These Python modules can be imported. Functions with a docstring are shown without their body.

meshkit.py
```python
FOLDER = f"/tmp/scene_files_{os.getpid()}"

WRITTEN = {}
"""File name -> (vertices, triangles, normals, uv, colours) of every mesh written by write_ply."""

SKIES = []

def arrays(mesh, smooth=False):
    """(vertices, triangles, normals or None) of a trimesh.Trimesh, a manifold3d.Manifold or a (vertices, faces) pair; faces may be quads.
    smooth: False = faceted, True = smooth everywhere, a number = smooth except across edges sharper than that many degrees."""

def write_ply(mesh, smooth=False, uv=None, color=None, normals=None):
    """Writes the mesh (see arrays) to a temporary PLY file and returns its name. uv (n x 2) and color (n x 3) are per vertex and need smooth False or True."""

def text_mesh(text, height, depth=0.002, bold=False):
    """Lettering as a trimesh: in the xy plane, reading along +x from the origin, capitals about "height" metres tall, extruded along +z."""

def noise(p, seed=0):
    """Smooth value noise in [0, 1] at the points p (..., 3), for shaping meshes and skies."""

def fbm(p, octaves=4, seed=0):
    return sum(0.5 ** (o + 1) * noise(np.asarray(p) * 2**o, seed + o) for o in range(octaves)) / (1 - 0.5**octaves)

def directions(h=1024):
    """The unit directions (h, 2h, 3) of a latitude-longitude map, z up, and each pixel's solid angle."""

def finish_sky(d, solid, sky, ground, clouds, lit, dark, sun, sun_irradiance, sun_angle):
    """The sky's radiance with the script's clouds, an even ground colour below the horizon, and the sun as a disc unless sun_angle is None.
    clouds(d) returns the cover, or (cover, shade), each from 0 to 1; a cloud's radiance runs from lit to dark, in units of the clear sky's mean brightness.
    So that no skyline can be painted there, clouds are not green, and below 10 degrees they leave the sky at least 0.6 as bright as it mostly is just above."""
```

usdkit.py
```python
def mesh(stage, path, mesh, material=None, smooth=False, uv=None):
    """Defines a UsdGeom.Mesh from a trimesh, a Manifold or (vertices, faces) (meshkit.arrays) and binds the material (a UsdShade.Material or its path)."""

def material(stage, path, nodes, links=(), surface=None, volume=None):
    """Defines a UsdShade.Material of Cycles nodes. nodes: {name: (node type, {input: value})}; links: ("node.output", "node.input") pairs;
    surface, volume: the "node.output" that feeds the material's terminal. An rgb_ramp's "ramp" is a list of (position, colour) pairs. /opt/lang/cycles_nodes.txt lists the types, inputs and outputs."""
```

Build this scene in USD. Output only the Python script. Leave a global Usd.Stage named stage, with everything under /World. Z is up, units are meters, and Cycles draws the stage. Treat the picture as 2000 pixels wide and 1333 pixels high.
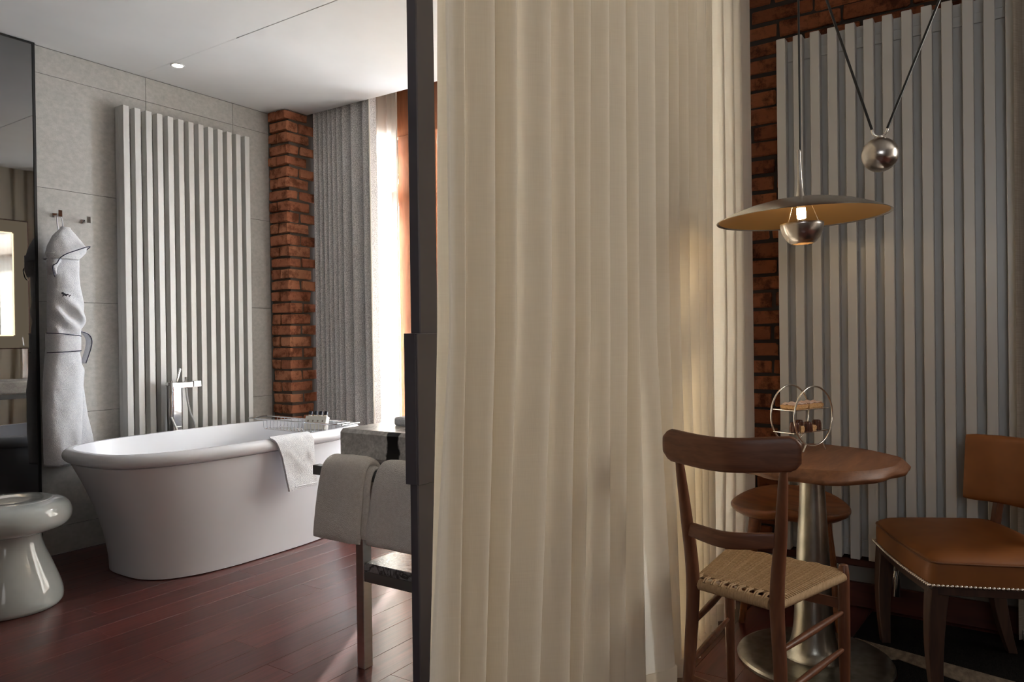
import math, random
import numpy as np, trimesh, manifold3d as m3, usdkit, meshkit
from pxr import Usd, UsdGeom, UsdLux, UsdShade, Gf, Sdf
from shapely.geometry import Polygon

stage = Usd.Stage.CreateInMemory()
UsdGeom.SetStageUpAxis(stage, 'Z'); UsdGeom.SetStageMetersPerUnit(stage, 1.0)
UsdGeom.Xform.Define(stage, '/World'); UsdGeom.Scope.Define(stage, '/World/Looks')
PI = math.pi
A = np.array

# ------------------------------------------------------------------ camera, sky, sun, large lights, exposure
YAW, PITCH, ROLL, FPX, EYE = 0.58641, -0.0052, -0.01303, 1432.5, 1.146
_F = A([math.cos(PITCH) * math.cos(YAW), math.cos(PITCH) * math.sin(YAW), math.sin(PITCH)])
_r = A([math.sin(YAW), -math.cos(YAW), 0.]); _u = np.cross(_r, _F)
_R = math.cos(ROLL) * _r + math.sin(ROLL) * _u; _U = -math.sin(ROLL) * _r + math.cos(ROLL) * _u
cam = UsdGeom.Camera.Define(stage, '/World/Camera')
cam.CreateHorizontalApertureAttr(36.0); cam.CreateVerticalApertureAttr(24.0)
cam.CreateFocalLengthAttr(FPX * 36 / 2000); cam.CreateClippingRangeAttr(Gf.Vec2f(0.05, 500))
cam.AddTransformOp().Set(Gf.Matrix4d(*_R, 0, *_U, 0, *(-_F), 0, 0, 0, EYE, 1))
cam.CreateExposureAttr(0.0)

dome = UsdLux.DomeLight.Define(stage, '/World/Sky')
dome.CreateColorAttr(Gf.Vec3f(0.86, 0.93, 1.0)); dome.CreateIntensityAttr(1.0)

SUN_DIR = A([1.0, 0.55, 0.75])          # towards the sun, out through the bathroom window
sun = UsdLux.DistantLight.Define(stage, '/World/Sun')
sun.CreateAngleAttr(1.5); sun.CreateIntensityAttr(14.0); sun.CreateNormalizeAttr(True); sun.CreateColorAttr(Gf.Vec3f(1.0, 0.95, 0.88))
_z = SUN_DIR / np.linalg.norm(SUN_DIR); _x = np.cross([0, 0, 1.], _z); _x /= np.linalg.norm(_x); _y = np.cross(_z, _x)
sun.AddTransformOp().Set(Gf.Matrix4d(*_x, 0, *_y, 0, *_z, 0, 0, 0, 0, 1))


def rect_light(name, centre, normal, w, h, power, col):
    l = UsdLux.RectLight.Define(stage, '/World/' + name)
    l.CreateWidthAttr(w); l.CreateHeightAttr(h); l.CreateIntensityAttr(power); l.CreateColorAttr(Gf.Vec3f(*col))
    z = -A(normal, float); z /= np.linalg.norm(z)
    x = np.cross([0, 0, 1.], z) if abs(z[2]) < .9 else A([1., 0, 0]); x /= np.linalg.norm(x); y = np.cross(z, x)
    l.AddTransformOp().Set(Gf.Matrix4d(*x, 0, *y, 0, *z, 0, *map(float, centre), 1))


# daylight standing in the bathroom window, and in the two bedroom windows, one farther along the same wall and one in the wall behind the camera
rect_light('BathroomDaylight', (4.40, 2.66, 1.70), (-1, 0, -0.10), 2.9, 2.6, 34.0, (0.87, 0.94, 1.0))
rect_light('BedroomDaylight', (3.46, -2.05, 2.03), (-1, 0, 0), 1.5, 1.15, 18.0, (1.0, 0.95, 0.86))
rect_light('BedroomSideDaylight', (-1.735, -0.90, 1.95), (1, 0, 0), 1.3, 1.2, 1.35, (1.0, 0.97, 0.93))

# ------------------------------------------------------------------ helpers: prims
used = {}


def numbered(path):
    k = used.get(path, 0); used[path] = k + 1
    return path if k == 0 else f'{path}_{k:03d}'


base_of = {}


def meta(p, **kw):
    for k, v in kw.items():
        if v: p.SetCustomDataByKey(k, v)


def thing(name, label, cat, base=(0, 0, 0), group=None, kind=None):
    path = numbered('/World/' + name)
    x = UsdGeom.Xform.Define(stage, path); x.AddTranslateOp().Set(Gf.Vec3d(*map(float, base)))
    base_of[path] = A(base, float)
    meta(x.GetPrim(), label=label, category=cat, group=group, kind=kind)
    return path


def part(parent, name, mesh, mat, smooth=35, label=None, kind=None):
    """One mesh under a thing (or under one of its parts); mesh in world coordinates."""
    b = next((v for k, v in base_of.items() if parent == k or parent.startswith(k + '/')), np.zeros(3))
    v, f = arr(mesh)
    path = numbered(parent + '/' + name)
    m = usdkit.mesh(stage, path, trimesh.Trimesh(v - b, f, process=False), M[mat], smooth=smooth)
    meta(m.GetPrim(), label=label, kind=kind)
    return path


def single(name, mesh, mat, label=None, cat=None, smooth=35, group=None, kind=None):
    """A thing that is one mesh."""
    path = numbered('/World/' + name)
    v, f = arr(mesh)
    c = A([(v[:, 0].min() + v[:, 0].max()) / 2, (v[:, 1].min() + v[:, 1].max()) / 2, v[:, 2].min()])
    m = usdkit.mesh(stage, path, trimesh.Trimesh(v - c, f, process=False), M[mat], smooth=smooth)
    UsdGeom.Xformable(m).AddTranslateOp().Set(Gf.Vec3d(*map(float, c)))
    base_of[path] = c
    meta(m.GetPrim(), label=label, category=cat, group=group, kind=kind)
    return path


def copy_of(path, base, label, group=None):
    new = numbered('/World/' + path.split('/')[2])
    x = UsdGeom.Xform.Define(stage, new)
    p = x.GetPrim(); p.GetReferences().AddInternalReference(path)
    x.ClearXformOpOrder(); x.AddTranslateOp(opSuffix='').Set(Gf.Vec3d(*map(float, base)))
    p.SetInstanceable(True)
    meta(p, label=label, group=group)
    return new


# ------------------------------------------------------------------ helpers: meshes
def arr(mesh):
    if isinstance(mesh, list):
        mesh = trimesh.util.concatenate([trimesh.Trimesh(*arr(m), process=False) for m in mesh])
    v, f, _ = meshkit.arrays(mesh)
    return np.asarray(v, float), np.asarray(f, int)


_cb = {}


def chamfer_box(h, b):
    """Box with chamfered edges: half sizes h, chamfer b."""
    h = A(h, float); b = min(b, .45 * h.min() * 2 / 2)
    pts = []
    for s in np.ndindex(2, 2, 2):
        s = A(s) * 2 - 1
        for k in range(3):
            d = h - b; d[k] = h[k]; pts.append(s * d)
    pts = A(pts)
    if 'f' not in _cb:
        H = trimesh.convex.convex_hull(A([p for p in pts_unit()]))
        _cb['f'] = H.faces; _cb['order'] = H.vertices
        u = A(pts_unit()); _cb['idx'] = [int(np.argmin(((u - q) ** 2).sum(1))) for q in H.vertices]
    return trimesh.Trimesh(pts[_cb['idx']], _cb['f'], process=False)


def pts_unit():
    out = []
    for s in np.ndindex(2, 2, 2):
        s = A(s) * 2 - 1
        for k in range(3):
            d = A([.8, .8, .8]); d[k] = 1.0; out.append(s * d)
    return out


def box(x0, x1, y0, y1, z0, z1, b=.002):
    m = chamfer_box(((x1 - x0) / 2, (y1 - y0) / 2, (z1 - z0) / 2), b)
    m.apply_translation(((x0 + x1) / 2, (y0 + y1) / 2, (z0 + z1) / 2)); return m


def obox(c, X, Y, Z, h, b=.002):
    """Oriented chamfered box."""
    m = chamfer_box(h, b)
    m.vertices = A(c) + m.vertices @ A([X, Y, Z], float); return m


def beam(p, q, w, d, up=(0, 0, 1), b=.002, w2=None, d2=None):
    """Bar from p to q with rectangular section w x d (w across, d along up), tapering to w2 x d2."""
    p, q = A(p, float), A(q, float); L = np.linalg.norm(q - p); Y = (q - p) / L
    X = np.cross(Y, up); X /= np.linalg.norm(X); Z = np.cross(X, Y)
    m = chamfer_box((w / 2, L / 2, d / 2), b)
    v = m.vertices.copy(); t = (v[:, 1] / L + .5)
    if w2: v[:, 0] *= 1 + (w2 / w - 1) * t
    if d2: v[:, 2] *= 1 + (d2 / d - 1) * t
    m.vertices = (p + q) / 2 + v @ A([X, Y, Z]); return m


def grid_mesh(P, close_u=False, close_v=False, caps=False):
    """P: (nu, nv, 3) grid of points."""
    nu, nv = P.shape[:2]; V = P.reshape(-1, 3); F = []
    iu = np.arange(nu if close_u else nu - 1); iv = np.arange(nv if close_v else nv - 1)
    I, J = np.meshgrid(iu, iv, indexing='ij'); I2, J2 = (I + 1) % nu, (J + 1) % nv
    a, b, c, d = I * nv + J, I2 * nv + J, I2 * nv + J2, I * nv + J2
    F = np.vstack([np.stack([a, b, c], -1).reshape(-1, 3), np.stack([a, c, d], -1).reshape(-1, 3)])
    if caps:
        V = np.vstack([V, P[0].mean(0), P[-1].mean(0)]); n = nu * nv; e = []
        for j in range(nv):
            k = (j + 1) % nv
            e.append([n, j, k]); e.append([n + 1, (nu - 1) * nv + k, (nu - 1) * nv + j])
        F = np.vstack([F, e])
    m = trimesh.Trimesh(V, F, process=False)
    return m


def solid(m):
    trimesh.repair.fix_normals(m); return m


def tube(pts, r, n=8, closed=False):
    pts = A(pts, float); k = len(pts); r = np.broadcast_to(r, k)
    t = np.roll(pts, -1, 0) - np.roll(pts, 1, 0) if closed else np.gradient(pts, axis=0)
    t /= np.linalg.norm(t, axis=1, keepdims=True) + 1e-12
    ref = A([0, 0, 1.]) if abs(t[0][2]) < .9 else A([1., 0, 0])
    X = np.cross(t[0], ref); X /= np.linalg.norm(X); rings = []
    a = np.linspace(0, 2 * PI, n, endpoint=False)
    for i in range(k):
        X = X - t[i] * (X @ t[i]); X /= np.linalg.norm(X); Y = np.cross(t[i], X)
        rings.append(pts[i] + r[i] * (np.cos(a)[:, None] * X + np.sin(a)[:, None] * Y))
    return solid(grid_mesh(A(rings), close_u=closed, close_v=True, caps=not closed))


def lathe(prof, c=(0, 0, 0), n=48, caps=True):
    prof = A(prof, float); a = np.linspace(0, 2 * PI, n, endpoint=False)
    P = np.stack([prof[:, :1] * np.cos(a), prof[:, :1] * np.sin(a), np.repeat(prof[:, 1:2], n, 1)], -1) + A(c)
    return solid(grid_mesh(P, close_v=True, caps=caps))


def bez(pts, n):
    """Catmull-Rom through the points."""
    pts = A(pts, float); p = np.vstack([2 * pts[0] - pts[1], pts, 2 * pts[-1] - pts[-2]]); out = []
    segs = len(pts) - 1
    for u in np.linspace(0, segs, n):
        i = min(int(u), segs - 1); t = u - i; a, b, c, d = p[i:i + 4]
        out.append(.5 * (2 * b + (c - a) * t + (2 * a - 5 * b + 4 * c - d) * t * t + (3 * b - a - 3 * c + d) * t ** 3))
    return A(out)


def super_ring(cx, cy, a, b, n, z, k=96):
    t = np.linspace(0, 2 * PI, k, endpoint=False); c, s = np.cos(t), np.sin(t)
    return np.stack([cx + a * np.sign(c) * abs(c) ** (2 / n), cy + b * np.sign(s) * abs(s) ** (2 / n), np.full(k, z)], 1)


def shell(S, th):
    """Thickens the open sheet S (nu, nv, 3) by th along its normals."""
    du = np.gradient(S, axis=0); dv = np.gradient(S, axis=1); nn = np.cross(du, dv)
    nn /= np.linalg.norm(nn, axis=2, keepdims=True) + 1e-12
    T = S + nn * th; nu, nv = S.shape[:2]
    ring = np.concatenate([S, T[:, ::-1]], 1)
    return solid(grid_mesh(ring, close_v=True, caps=True))


# ------------------------------------------------------------------ materials
M = {}


def mat(name, nodes, links, surface='p.BSDF', volume=None):
    M[name] = usdkit.material(stage, '/World/Looks/' + name, nodes, links, surface=surface, volume=volume)


def plain(name, col, rough=.5, metallic=0., **kw):
    mat(name, {'p': ('principled_bsdf', dict(base_color=col, roughness=rough, metallic=metallic, **kw))}, [])


def mottled(name, c1, c2, scale=(20, 20, 20), rough=.5, bump=.0, bscale=None, detail=4., metallic=0., dist=.01, lo=.3, hi=.7, **kw):
    """Colour between c1 and c2 by noise over the object, with a noise bump."""
    n = {'g': ('geometry', {}), 'm': ('mapping', {'scale': scale}), 'n': ('noise_texture', {'scale': 1., 'detail': detail}),
         'r': ('rgb_ramp', {'ramp': [(lo, c1), (hi, c2)]}), 'p': ('principled_bsdf', dict(roughness=rough, metallic=metallic, **kw))}
    l = [('g.position', 'm.vector'), ('m.vector', 'n.vector'), ('n.fac', 'r.fac'), ('r.color', 'p.base_color')]
    if bump:
        n |= {'m2': ('mapping', {'scale': bscale or scale}), 'n2': ('noise_texture', {'scale': 1., 'detail': 3.}), 'b': ('bump', {'strength': bump, 'distance': dist})}
        l += [('g.position', 'm2.vector'), ('m2.vector', 'n2.vector'), ('n2.fac', 'b.height'), ('b.normal', 'p.normal')]
    mat(name, n, l)


def wood(name, c1, c2, grain=(3, 40, 40), rough=.4, vary=.25, bump=.08, coat=0.):
    n = {'g': ('geometry', {}), 'o': ('object_info', {}), 'm': ('mapping', {'scale': grain}),
         'off': ('vector_math', {'math_type': 'add'}), 'w': ('white_noise_texture', {'dimensions': '1D'}), 'sc': ('vector_math', {'math_type': 'scale', 'scale': 9.}),
         'n': ('noise_texture', {'scale': 1., 'detail': 6., 'roughness': .62, 'distortion': .6}),
         'r': ('rgb_ramp', {'ramp': [(.25, c1), (.75, c2)]}),
         'mr': ('map_range', {'to_min': 1 - vary, 'to_max': 1 + vary}), 'h': ('hsv', {}),
         'b': ('bump', {'strength': bump, 'distance': .004}), 'p': ('principled_bsdf', {'roughness': rough, 'coat_weight': coat, 'coat_roughness': .25})}
    l = [('o.random', 'w.w'), ('w.color', 'sc.vector1'), ('g.position', 'm.vector'), ('m.vector', 'off.vector1'), ('sc.vector', 'off.vector2'), ('off.vector', 'n.vector'),
         ('n.fac', 'r.fac'), ('r.color', 'h.color'), ('o.random', 'mr.value'), ('mr.result', 'h.value'), ('h.color', 'p.base_color'), ('n.fac', 'b.height'), ('b.normal', 'p.normal')]
    mat(name, n, l)


def cloth(name, col, col2=None, weave=900., trans=.35, bump=.25, rough=.9, slub=True, sheen=.2, tcol=None, axes=(1., 1., 1.)):
    """Woven cloth: threads along z and across as bump and slight colour, with light passing through."""
    col2 = col2 or col
    n = {'g': ('geometry', {}), 'm': ('mapping', {'scale': (14 * axes[0], 14 * axes[1], 260.)}), 'n': ('noise_texture', {'scale': 1., 'detail': 3.}),
         'm2': ('mapping', {'scale': (weave * .6, weave * .6, 6.)}), 'n2': ('noise_texture', {'scale': 1., 'detail': 2.}),
         'mx': ('mix_float', {'fac': .5}), 'r': ('rgb_ramp', {'ramp': [(.3, col2), (.7, col)]}),
         'b': ('bump', {'strength': bump, 'distance': .002}), 'd': ('principled_bsdf', {'roughness': rough, 'sheen_weight': sheen, 'specular_ior_level': .1}),
         't': ('translucent_bsdf', {'color': tcol or col}), 'x': ('mix_closure', {'fac': trans})}
    l = [('g.position', 'm.vector'), ('m.vector', 'n.vector'), ('g.position', 'm2.vector'), ('m2.vector', 'n2.vector'), ('n.fac', 'mx.a'), ('n2.fac', 'mx.b'),
         ('mx.result', 'r.fac'), ('r.color', 'd.base_color'), ('mx.result', 'b.height'), ('b.normal', 'd.normal'), ('d.BSDF', 'x.closure1'), ('t.BSDF', 'x.closure2')]
    mat(name, n, l, surface='x.closure')


mottled('plaster', (.70, .70, .70), (.74, .74, .74), (3, 3, 3), rough=.9, bump=.02)
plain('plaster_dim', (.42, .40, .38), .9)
plain('plaster_plain', (.16, .13, .11), .9)
plain('bedroom_wall', (.14, .115, .095), .8)
mottled('tile_stone', (.385, .370, .345), (.505, .485, .455), (45, 45, 55), rough=.75, bump=.25, bscale=(160, 160, 220), detail=6, dist=.003, lo=.25, hi=.8)
plain('grout', (.20, .195, .185), .95)
plain('radiator_paint', (.60, .59, .565), .36, .10)
plain('black_metal', (.012, .012, .012), .35)
plain('gun_post', (.10, .092, .108), .30)
plain('steel_dark', (.20, .21, .21), .36, .45)
mottled('steel', (.66, .66, .64), (.74, .74, .72), (6, 6, 60), rough=.36, metallic=1.)
plain('chrome', (.82, .83, .85), .07, 1.)
mottled('nickel', (.55, .51, .47), (.62, .58, .54), (40, 40, 40), rough=.24, metallic=1., anisotropic=.5)
plain('gold_inside', (.72, .43, .15), .40, .85)
mottled('pewter', (.30, .29, .25), (.46, .44, .385), (30, 30, 14), rough=.30, metallic=1., bump=.15, bscale=(24, 24, 24), detail=6, dist=.006)
plain('silver', (.80, .76, .70), .18, 1.)
plain('tub_white', (.78, .79, .84), .22)
plain('ceramic_white', (.80, .80, .80), .2)
mottled('celadon', (.46, .50, .50), (.54, .575, .57), (9, 9, 9), rough=.07, bump=.05, bscale=(16, 16, 16), dist=.02, coat_weight=.6, coat_roughness=.04)
mottled('terry_white', (.74, .75, .80), (.86, .87, .90), (90, 90, 90), rough=1., bump=.9, bscale=(330, 330, 330), dist=.004, sheen_weight=.4)
mottled('terry_cream', (.80, .74, .675), (.90, .845, .785), (90, 90, 90), rough=1., bump=.9, bscale=(300, 300, 300), dist=.004, sheen_weight=.4)
plain('piping', (.06, .065, .10), .8)
plain('ink', (.02, .02, .03), .8)
plain('mortar', (.13, .10, .08), .98)
plain('mortar_dark', (.035, .026, .020), .98)
mottled('leather', (.205, .064, .010), (.25, .082, .014), (14, 14, 14), rough=.55, bump=.10, bscale=(420, 420, 420), dist=.001)
plain('leather_piping', (.16, .055, .014), .5)
wood('plank_wood', (.042, .0092, .0080), (.118, .026, .020), (3.2, 60, 60), rough=.28, vary=.22, bump=.05, coat=.2)
wood('walnut', (.085, .028, .013), (.215, .082, .038), (26, 26, 5), rough=.42, vary=.0)
wood('walnut_across', (.085, .028, .013), (.200, .076, .036), (30, 5, 60), rough=.42, vary=.0)
wood('table_wood', (.125, .045, .018), (.270, .115, .050), (5, 34, 60), rough=.5, vary=.0)
wood('stool_wood', (.120, .036, .012), (.270, .095, .032), (34, 5, 30), rough=.36, vary=.0)
wood('dark_leg_wood', (.030, .014, .009), (.085, .040, .024), (40, 40, 6), rough=.5, vary=.0)
wood('window_wood', (.26, .085, .032), (.42, .15, .062), (30, 30, 4), rough=.4, vary=.1)
wood('board_wood', (.05, .012, .008), (.10, .026, .016), (40, 4, 40), rough=.45, vary=.1)
cloth('sheer_cream', (.90, .85, .76), (.82, .765, .675), trans=.50, bump=.30, tcol=(.97, .88, .71))
cloth('sheer_window', (.90, .88, .83), (.84, .81, .74), trans=.34, bump=.1, tcol=(.95, .90, .80))
mottled('linen_grey', (.42, .40, .385), (.84, .815, .79), (210, 210, 150), rough=.95, bump=.5, bscale=(420, 420, 300), detail=3, dist=.003, lo=.36, hi=.64, sheen_weight=.2)
cloth('linen_beige', (.44, .39, .33), (.26, .225, .18), weave=300., trans=.05, bump=.6)
mottled('papercord', (.38, .245, .125), (.49, .335, .19), (60, 300, 60), rough=.8)
mottled('rug_black', (.006, .006, .006), (.016, .014, .013), (60, 300, 60), rough=1., bump=.6, bscale=(300, 300, 300), dist=.004, specular_ior_level=.08)
mottled('rug_tan', (.13, .092, .062), (.26, .20, .14), (24, 60, 24), rough=1., bump=.6, bscale=(300, 300, 300), dist=.004)
mottled('pastry', (.55, .28, .10), (.75, .48, .24), (160, 160, 160), rough=.7, bump=.3)
mottled('icing', (.62, .42, .34), (.78, .60, .52), (200, 200, 200), rough=.6)
mottled('canele', (.055, .018, .010), (.13, .040, .020), (150, 150, 150), rough=.3)
plain('carton', (.72, .70, .64), .7)
plain('cap_navy', (.008, .009, .022), .35)
plain('lotion', (.78, .72, .58), .25)
plain('lotion_dot', (.28, .24, .20), .6)
plain('brown_box', (.10, .035, .018), .5)
plain('sky_wall', (.80, .82, .85), .9)
mat('mirror_dark', {'p': ('principled_bsdf', {'base_color': (.25, .25, .25), 'metallic': 1., 'roughness': .015})}, [])
mat('mirror_clear', {'p': ('principled_bsdf', {'base_color': (.80, .80, .80), 'metallic': 1., 'roughness': .02})}, [])
mat('downlight_glow', {'e': ('emission', {'color': (1., .90, .74), 'strength': 14.})}, [], 'e.emission')
mat('mirror_glow', {'e': ('emission', {'color': (1., .80, .56), 'strength': .42})}, [], 'e.emission')
mat('strip_glow', {'e': ('emission', {'color': (1., .74, .45), 'strength': 7.})}, [], 'e.emission')
mat('bulb_glow', {'e': ('emission', {'color': (1., .72, .40), 'strength': 60.})}, [], 'e.emission')
mat('pane', {'f': ('fresnel', {'IOR': 1.45}), 't': ('transparent_bsdf', {'color': (.97, .98, 1.)}), 'g': ('glossy_bsdf', {'roughness': .01, 'color': (1., 1., 1.)}), 'x': ('mix_closure', {})},
    [('f.fac', 'x.fac'), ('t.BSDF', 'x.closure1'), ('g.BSDF', 'x.closure2')], 'x.closure')


def brick_mat(name, c1, c2, c3, dark):
    n = {'g': ('geometry', {}), 'o': ('object_info', {}), 'n': ('noise_texture', {'scale': 38., 'detail': 6., 'roughness': .65}), 'n2': ('noise_texture', {'scale': 11., 'detail': 5., 'roughness': .7}),
         'r': ('rgb_ramp', {'ramp': [(0., c1), (.5, c2), (1., c3)]}), 'r2': ('rgb_ramp', {'ramp': [(.38, dark), (.52, (1., 1., 1.))]}),
         'mx': ('mix_color', {'blend_type': 'multiply', 'fac': .85}), 'ad': ('math', {'math_type': 'multiply_add', 'value2': .55}), 'h': ('math', {'math_type': 'multiply', 'value2': .55}),
         'b': ('bump', {'strength': .8, 'distance': .006}), 'p': ('principled_bsdf', {'roughness': .85, 'specular_ior_level': .25})}
    l = [('g.position', 'n.vector'), ('g.position', 'n2.vector'), ('o.random', 'h.value1'), ('n.fac', 'ad.value1'), ('h.value', 'ad.value3'), ('ad.value', 'r.fac'), ('r.color', 'mx.a'), ('n2.fac', 'r2.fac'),
         ('r2.color', 'mx.b'), ('mx.result', 'p.base_color'), ('n.fac', 'b.height'), ('b.normal', 'p.normal')]
    mat(name, n, l)


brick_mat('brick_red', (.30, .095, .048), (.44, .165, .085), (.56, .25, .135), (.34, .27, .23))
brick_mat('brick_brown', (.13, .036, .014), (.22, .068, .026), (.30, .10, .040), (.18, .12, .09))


def marble(name, base, vein, scale, lo, hi, stripe=None):
    n = {'g': ('geometry', {}), 'n': ('noise_texture', {'scale': scale, 'detail': 7., 'roughness': .62, 'distortion': 1.6}), 'r': ('rgb_ramp', {'ramp': [(lo, base), ((lo + hi) / 2, vein), (hi, base)]}),
         'nf': ('noise_texture', {'scale': 120., 'detail': 4.}), 'r2': ('rgb_ramp', {'ramp': [(.3, (.72, .72, .72)), (.7, (1., 1., 1.))]}), 'mx': ('mix_color', {'blend_type': 'multiply', 'fac': 1.}),
         'p': ('principled_bsdf', {'roughness': .22})}
    l = [('g.position', 'n.vector'), ('n.fac', 'r.fac'), ('r.color', 'mx.a'), ('g.position', 'nf.vector'), ('nf.fac', 'r2.fac'), ('r2.color', 'mx.b')]
    if stripe:
        n |= {'s': ('separate_xyz', {}), 'ns': ('noise_texture', {'scale': 30., 'detail': 4.}), 'ma': ('math', {'math_type': 'multiply_add', 'value2': .03}),
              'rs': ('rgb_ramp', {'ramp': [(stripe[0] - .002, (0., 0., 0.)), (stripe[0], (1., 1., 1.)), (stripe[1], (1., 1., 1.)), (stripe[1] + .002, (0., 0., 0.))]}),
              'mr': ('map_range', {'from_min': 1.3, 'from_max': 2.3}), 'ms': ('mix_color', {'b': (.012, .012, .013)})}
        l += [('g.position', 's.vector'), ('g.position', 'ns.vector'), ('ns.fac', 'ma.value1'), ('s.y', 'ma.value3'), ('ma.value', 'mr.value'), ('mr.result', 'rs.fac'), ('rs.color', 'ms.fac'),
              ('mx.result', 'ms.a'), ('ms.result', 'p.base_color')]
    else:
        l += [('mx.result', 'p.base_color')]
    mat(name, n, l)


marble('basin_stone', (.74, .72, .69), (.56, .545, .52), 7., .42, .58, stripe=(.322, .376))
marble('shelf_marble', (.34, .35, .36), (.03, .03, .032), 9., .44, .56)

rng = random.Random(7); nr = np.random.default_rng(11)
YB, XW, CZ = 4.257, 3.353, 2.738          # tiled wall, brick wall, bathroom ceiling


def setting(name, mesh=None, m=None, smooth=False):
    if mesh is None:
        path = numbered('/World/' + name); p = UsdGeom.Xform.Define(stage, path).GetPrim(); base_of[path] = np.zeros(3)
    else:
        path = single(name, mesh, m, smooth=smooth); p = stage.GetPrimAtPath(path)
    p.SetCustomDataByKey('kind', 'structure'); return path


# ================================================================== THE SETTING
floor = setting('floor')
part(floor, 'subfloor', box(-3.1, 4.0, -3.1, 4.4, -.12, -.018, .001), 'mortar_dark', smooth=False)
part(floor, 'bedroom_floor', [box(-3.0, .30, -3.0, 4.24, -.018, 0, .001), box(.30, 3.6, -3.0, -.62, -.018, 0, .001)], 'board_wood', smooth=False)
PW = .143
k0 = int(math.floor((-.62 - 2.31) / PW)) + 1
fixed = {0: 1.737, 3: 2.073, 2: 2.307, 4: 1.50}
for k in range(k0, 14):
    y0, y1 = 2.31 + k * PW, 2.31 + (k + 1) * PW
    y1 = min(y1, YB - .002)
    if y0 > YB - .03: break
    x = .30; cuts = []
    j = fixed.get(k, .75 + ((k * .618) % 1) * 1.2)
    while j > .5: j -= 1.42
    j += 1.42
    while j < 3.5:
        cuts.append(j); j += 1.42
    xs = [.30] + cuts + [3.74 if y0 > 1.25 else XW]
    for a, b in zip(xs, xs[1:]):
        if b - a > .02:
            part(floor, 'plank', box(a + .0004, b - .0004, y0 + .0004, y1 - .0004, -.018, rng.uniform(-.0004, .0), .0007), 'plank_wood', smooth=False)

ceil = setting('ceiling')
part(ceil, 'bathroom_soffit', [box(-3.0, 2.426, 1.03, 4.4, CZ, CZ + .05, .0005), box(2.432, 3.545, 1.03, 4.4, CZ, CZ + .05, .0005), box(2.426, 2.432, 3.335, 4.4, CZ, CZ + .05, .0005),
                               box(2.426, 2.432, 1.03, 1.6, CZ, CZ + .05, .0005), box(2.424, 2.434, 1.6, 3.335, CZ + .012, CZ + .05, .0005)], 'plaster', smooth=False)
part(ceil, 'bedroom_ceiling', box(-3.1, 4.0, -3.1, 4.4, 2.96, 3.05, .001), 'plaster_dim', smooth=False)

back = setting('wall_back')
part(back, 'grout_bed', box(1.80, 3.60, YB + .004, YB + .15, 0, CZ, .0005), 'grout', smooth=False)
part(back, 'hidden_wall', box(-3.1, 1.80, YB + .004, YB + .15, 0, 2.96, .0005), 'plaster_plain', smooth=False)
xs = [1.853, 2.468, 3.068, 3.356]; zs = [0, .150, .760, 1.370, 1.981, 2.591, CZ - .004]
for a, b in zip(xs, xs[1:]):
    for c, d in zip(zs, zs[1:]):
        part(back, 'tile', box(a + .0012, b - .0012, YB, YB + .012, c + .0012, d - .0012, .0012), 'tile_stone', smooth=False)
setting('wall_left', [box(-1.95, -1.75, -3.1, -1.58, 0, 3.0), box(-1.95, -1.75, -.22, 4.4, 0, 3.0), box(-1.95, -1.75, -1.58, -.22, 0, 1.32), box(-1.95, -1.75, -1.58, -.22, 2.58, 3.0)], 'bedroom_wall')
win3 = setting('window_3')
for y0, y1, z0, z1 in ((-1.58, -1.53, 1.32, 2.58), (-.27, -.22, 1.32, 2.58)):
    part(win3, 'stile', box(-1.90, -1.82, y0, y1, z0, z1), 'window_wood')
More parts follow.
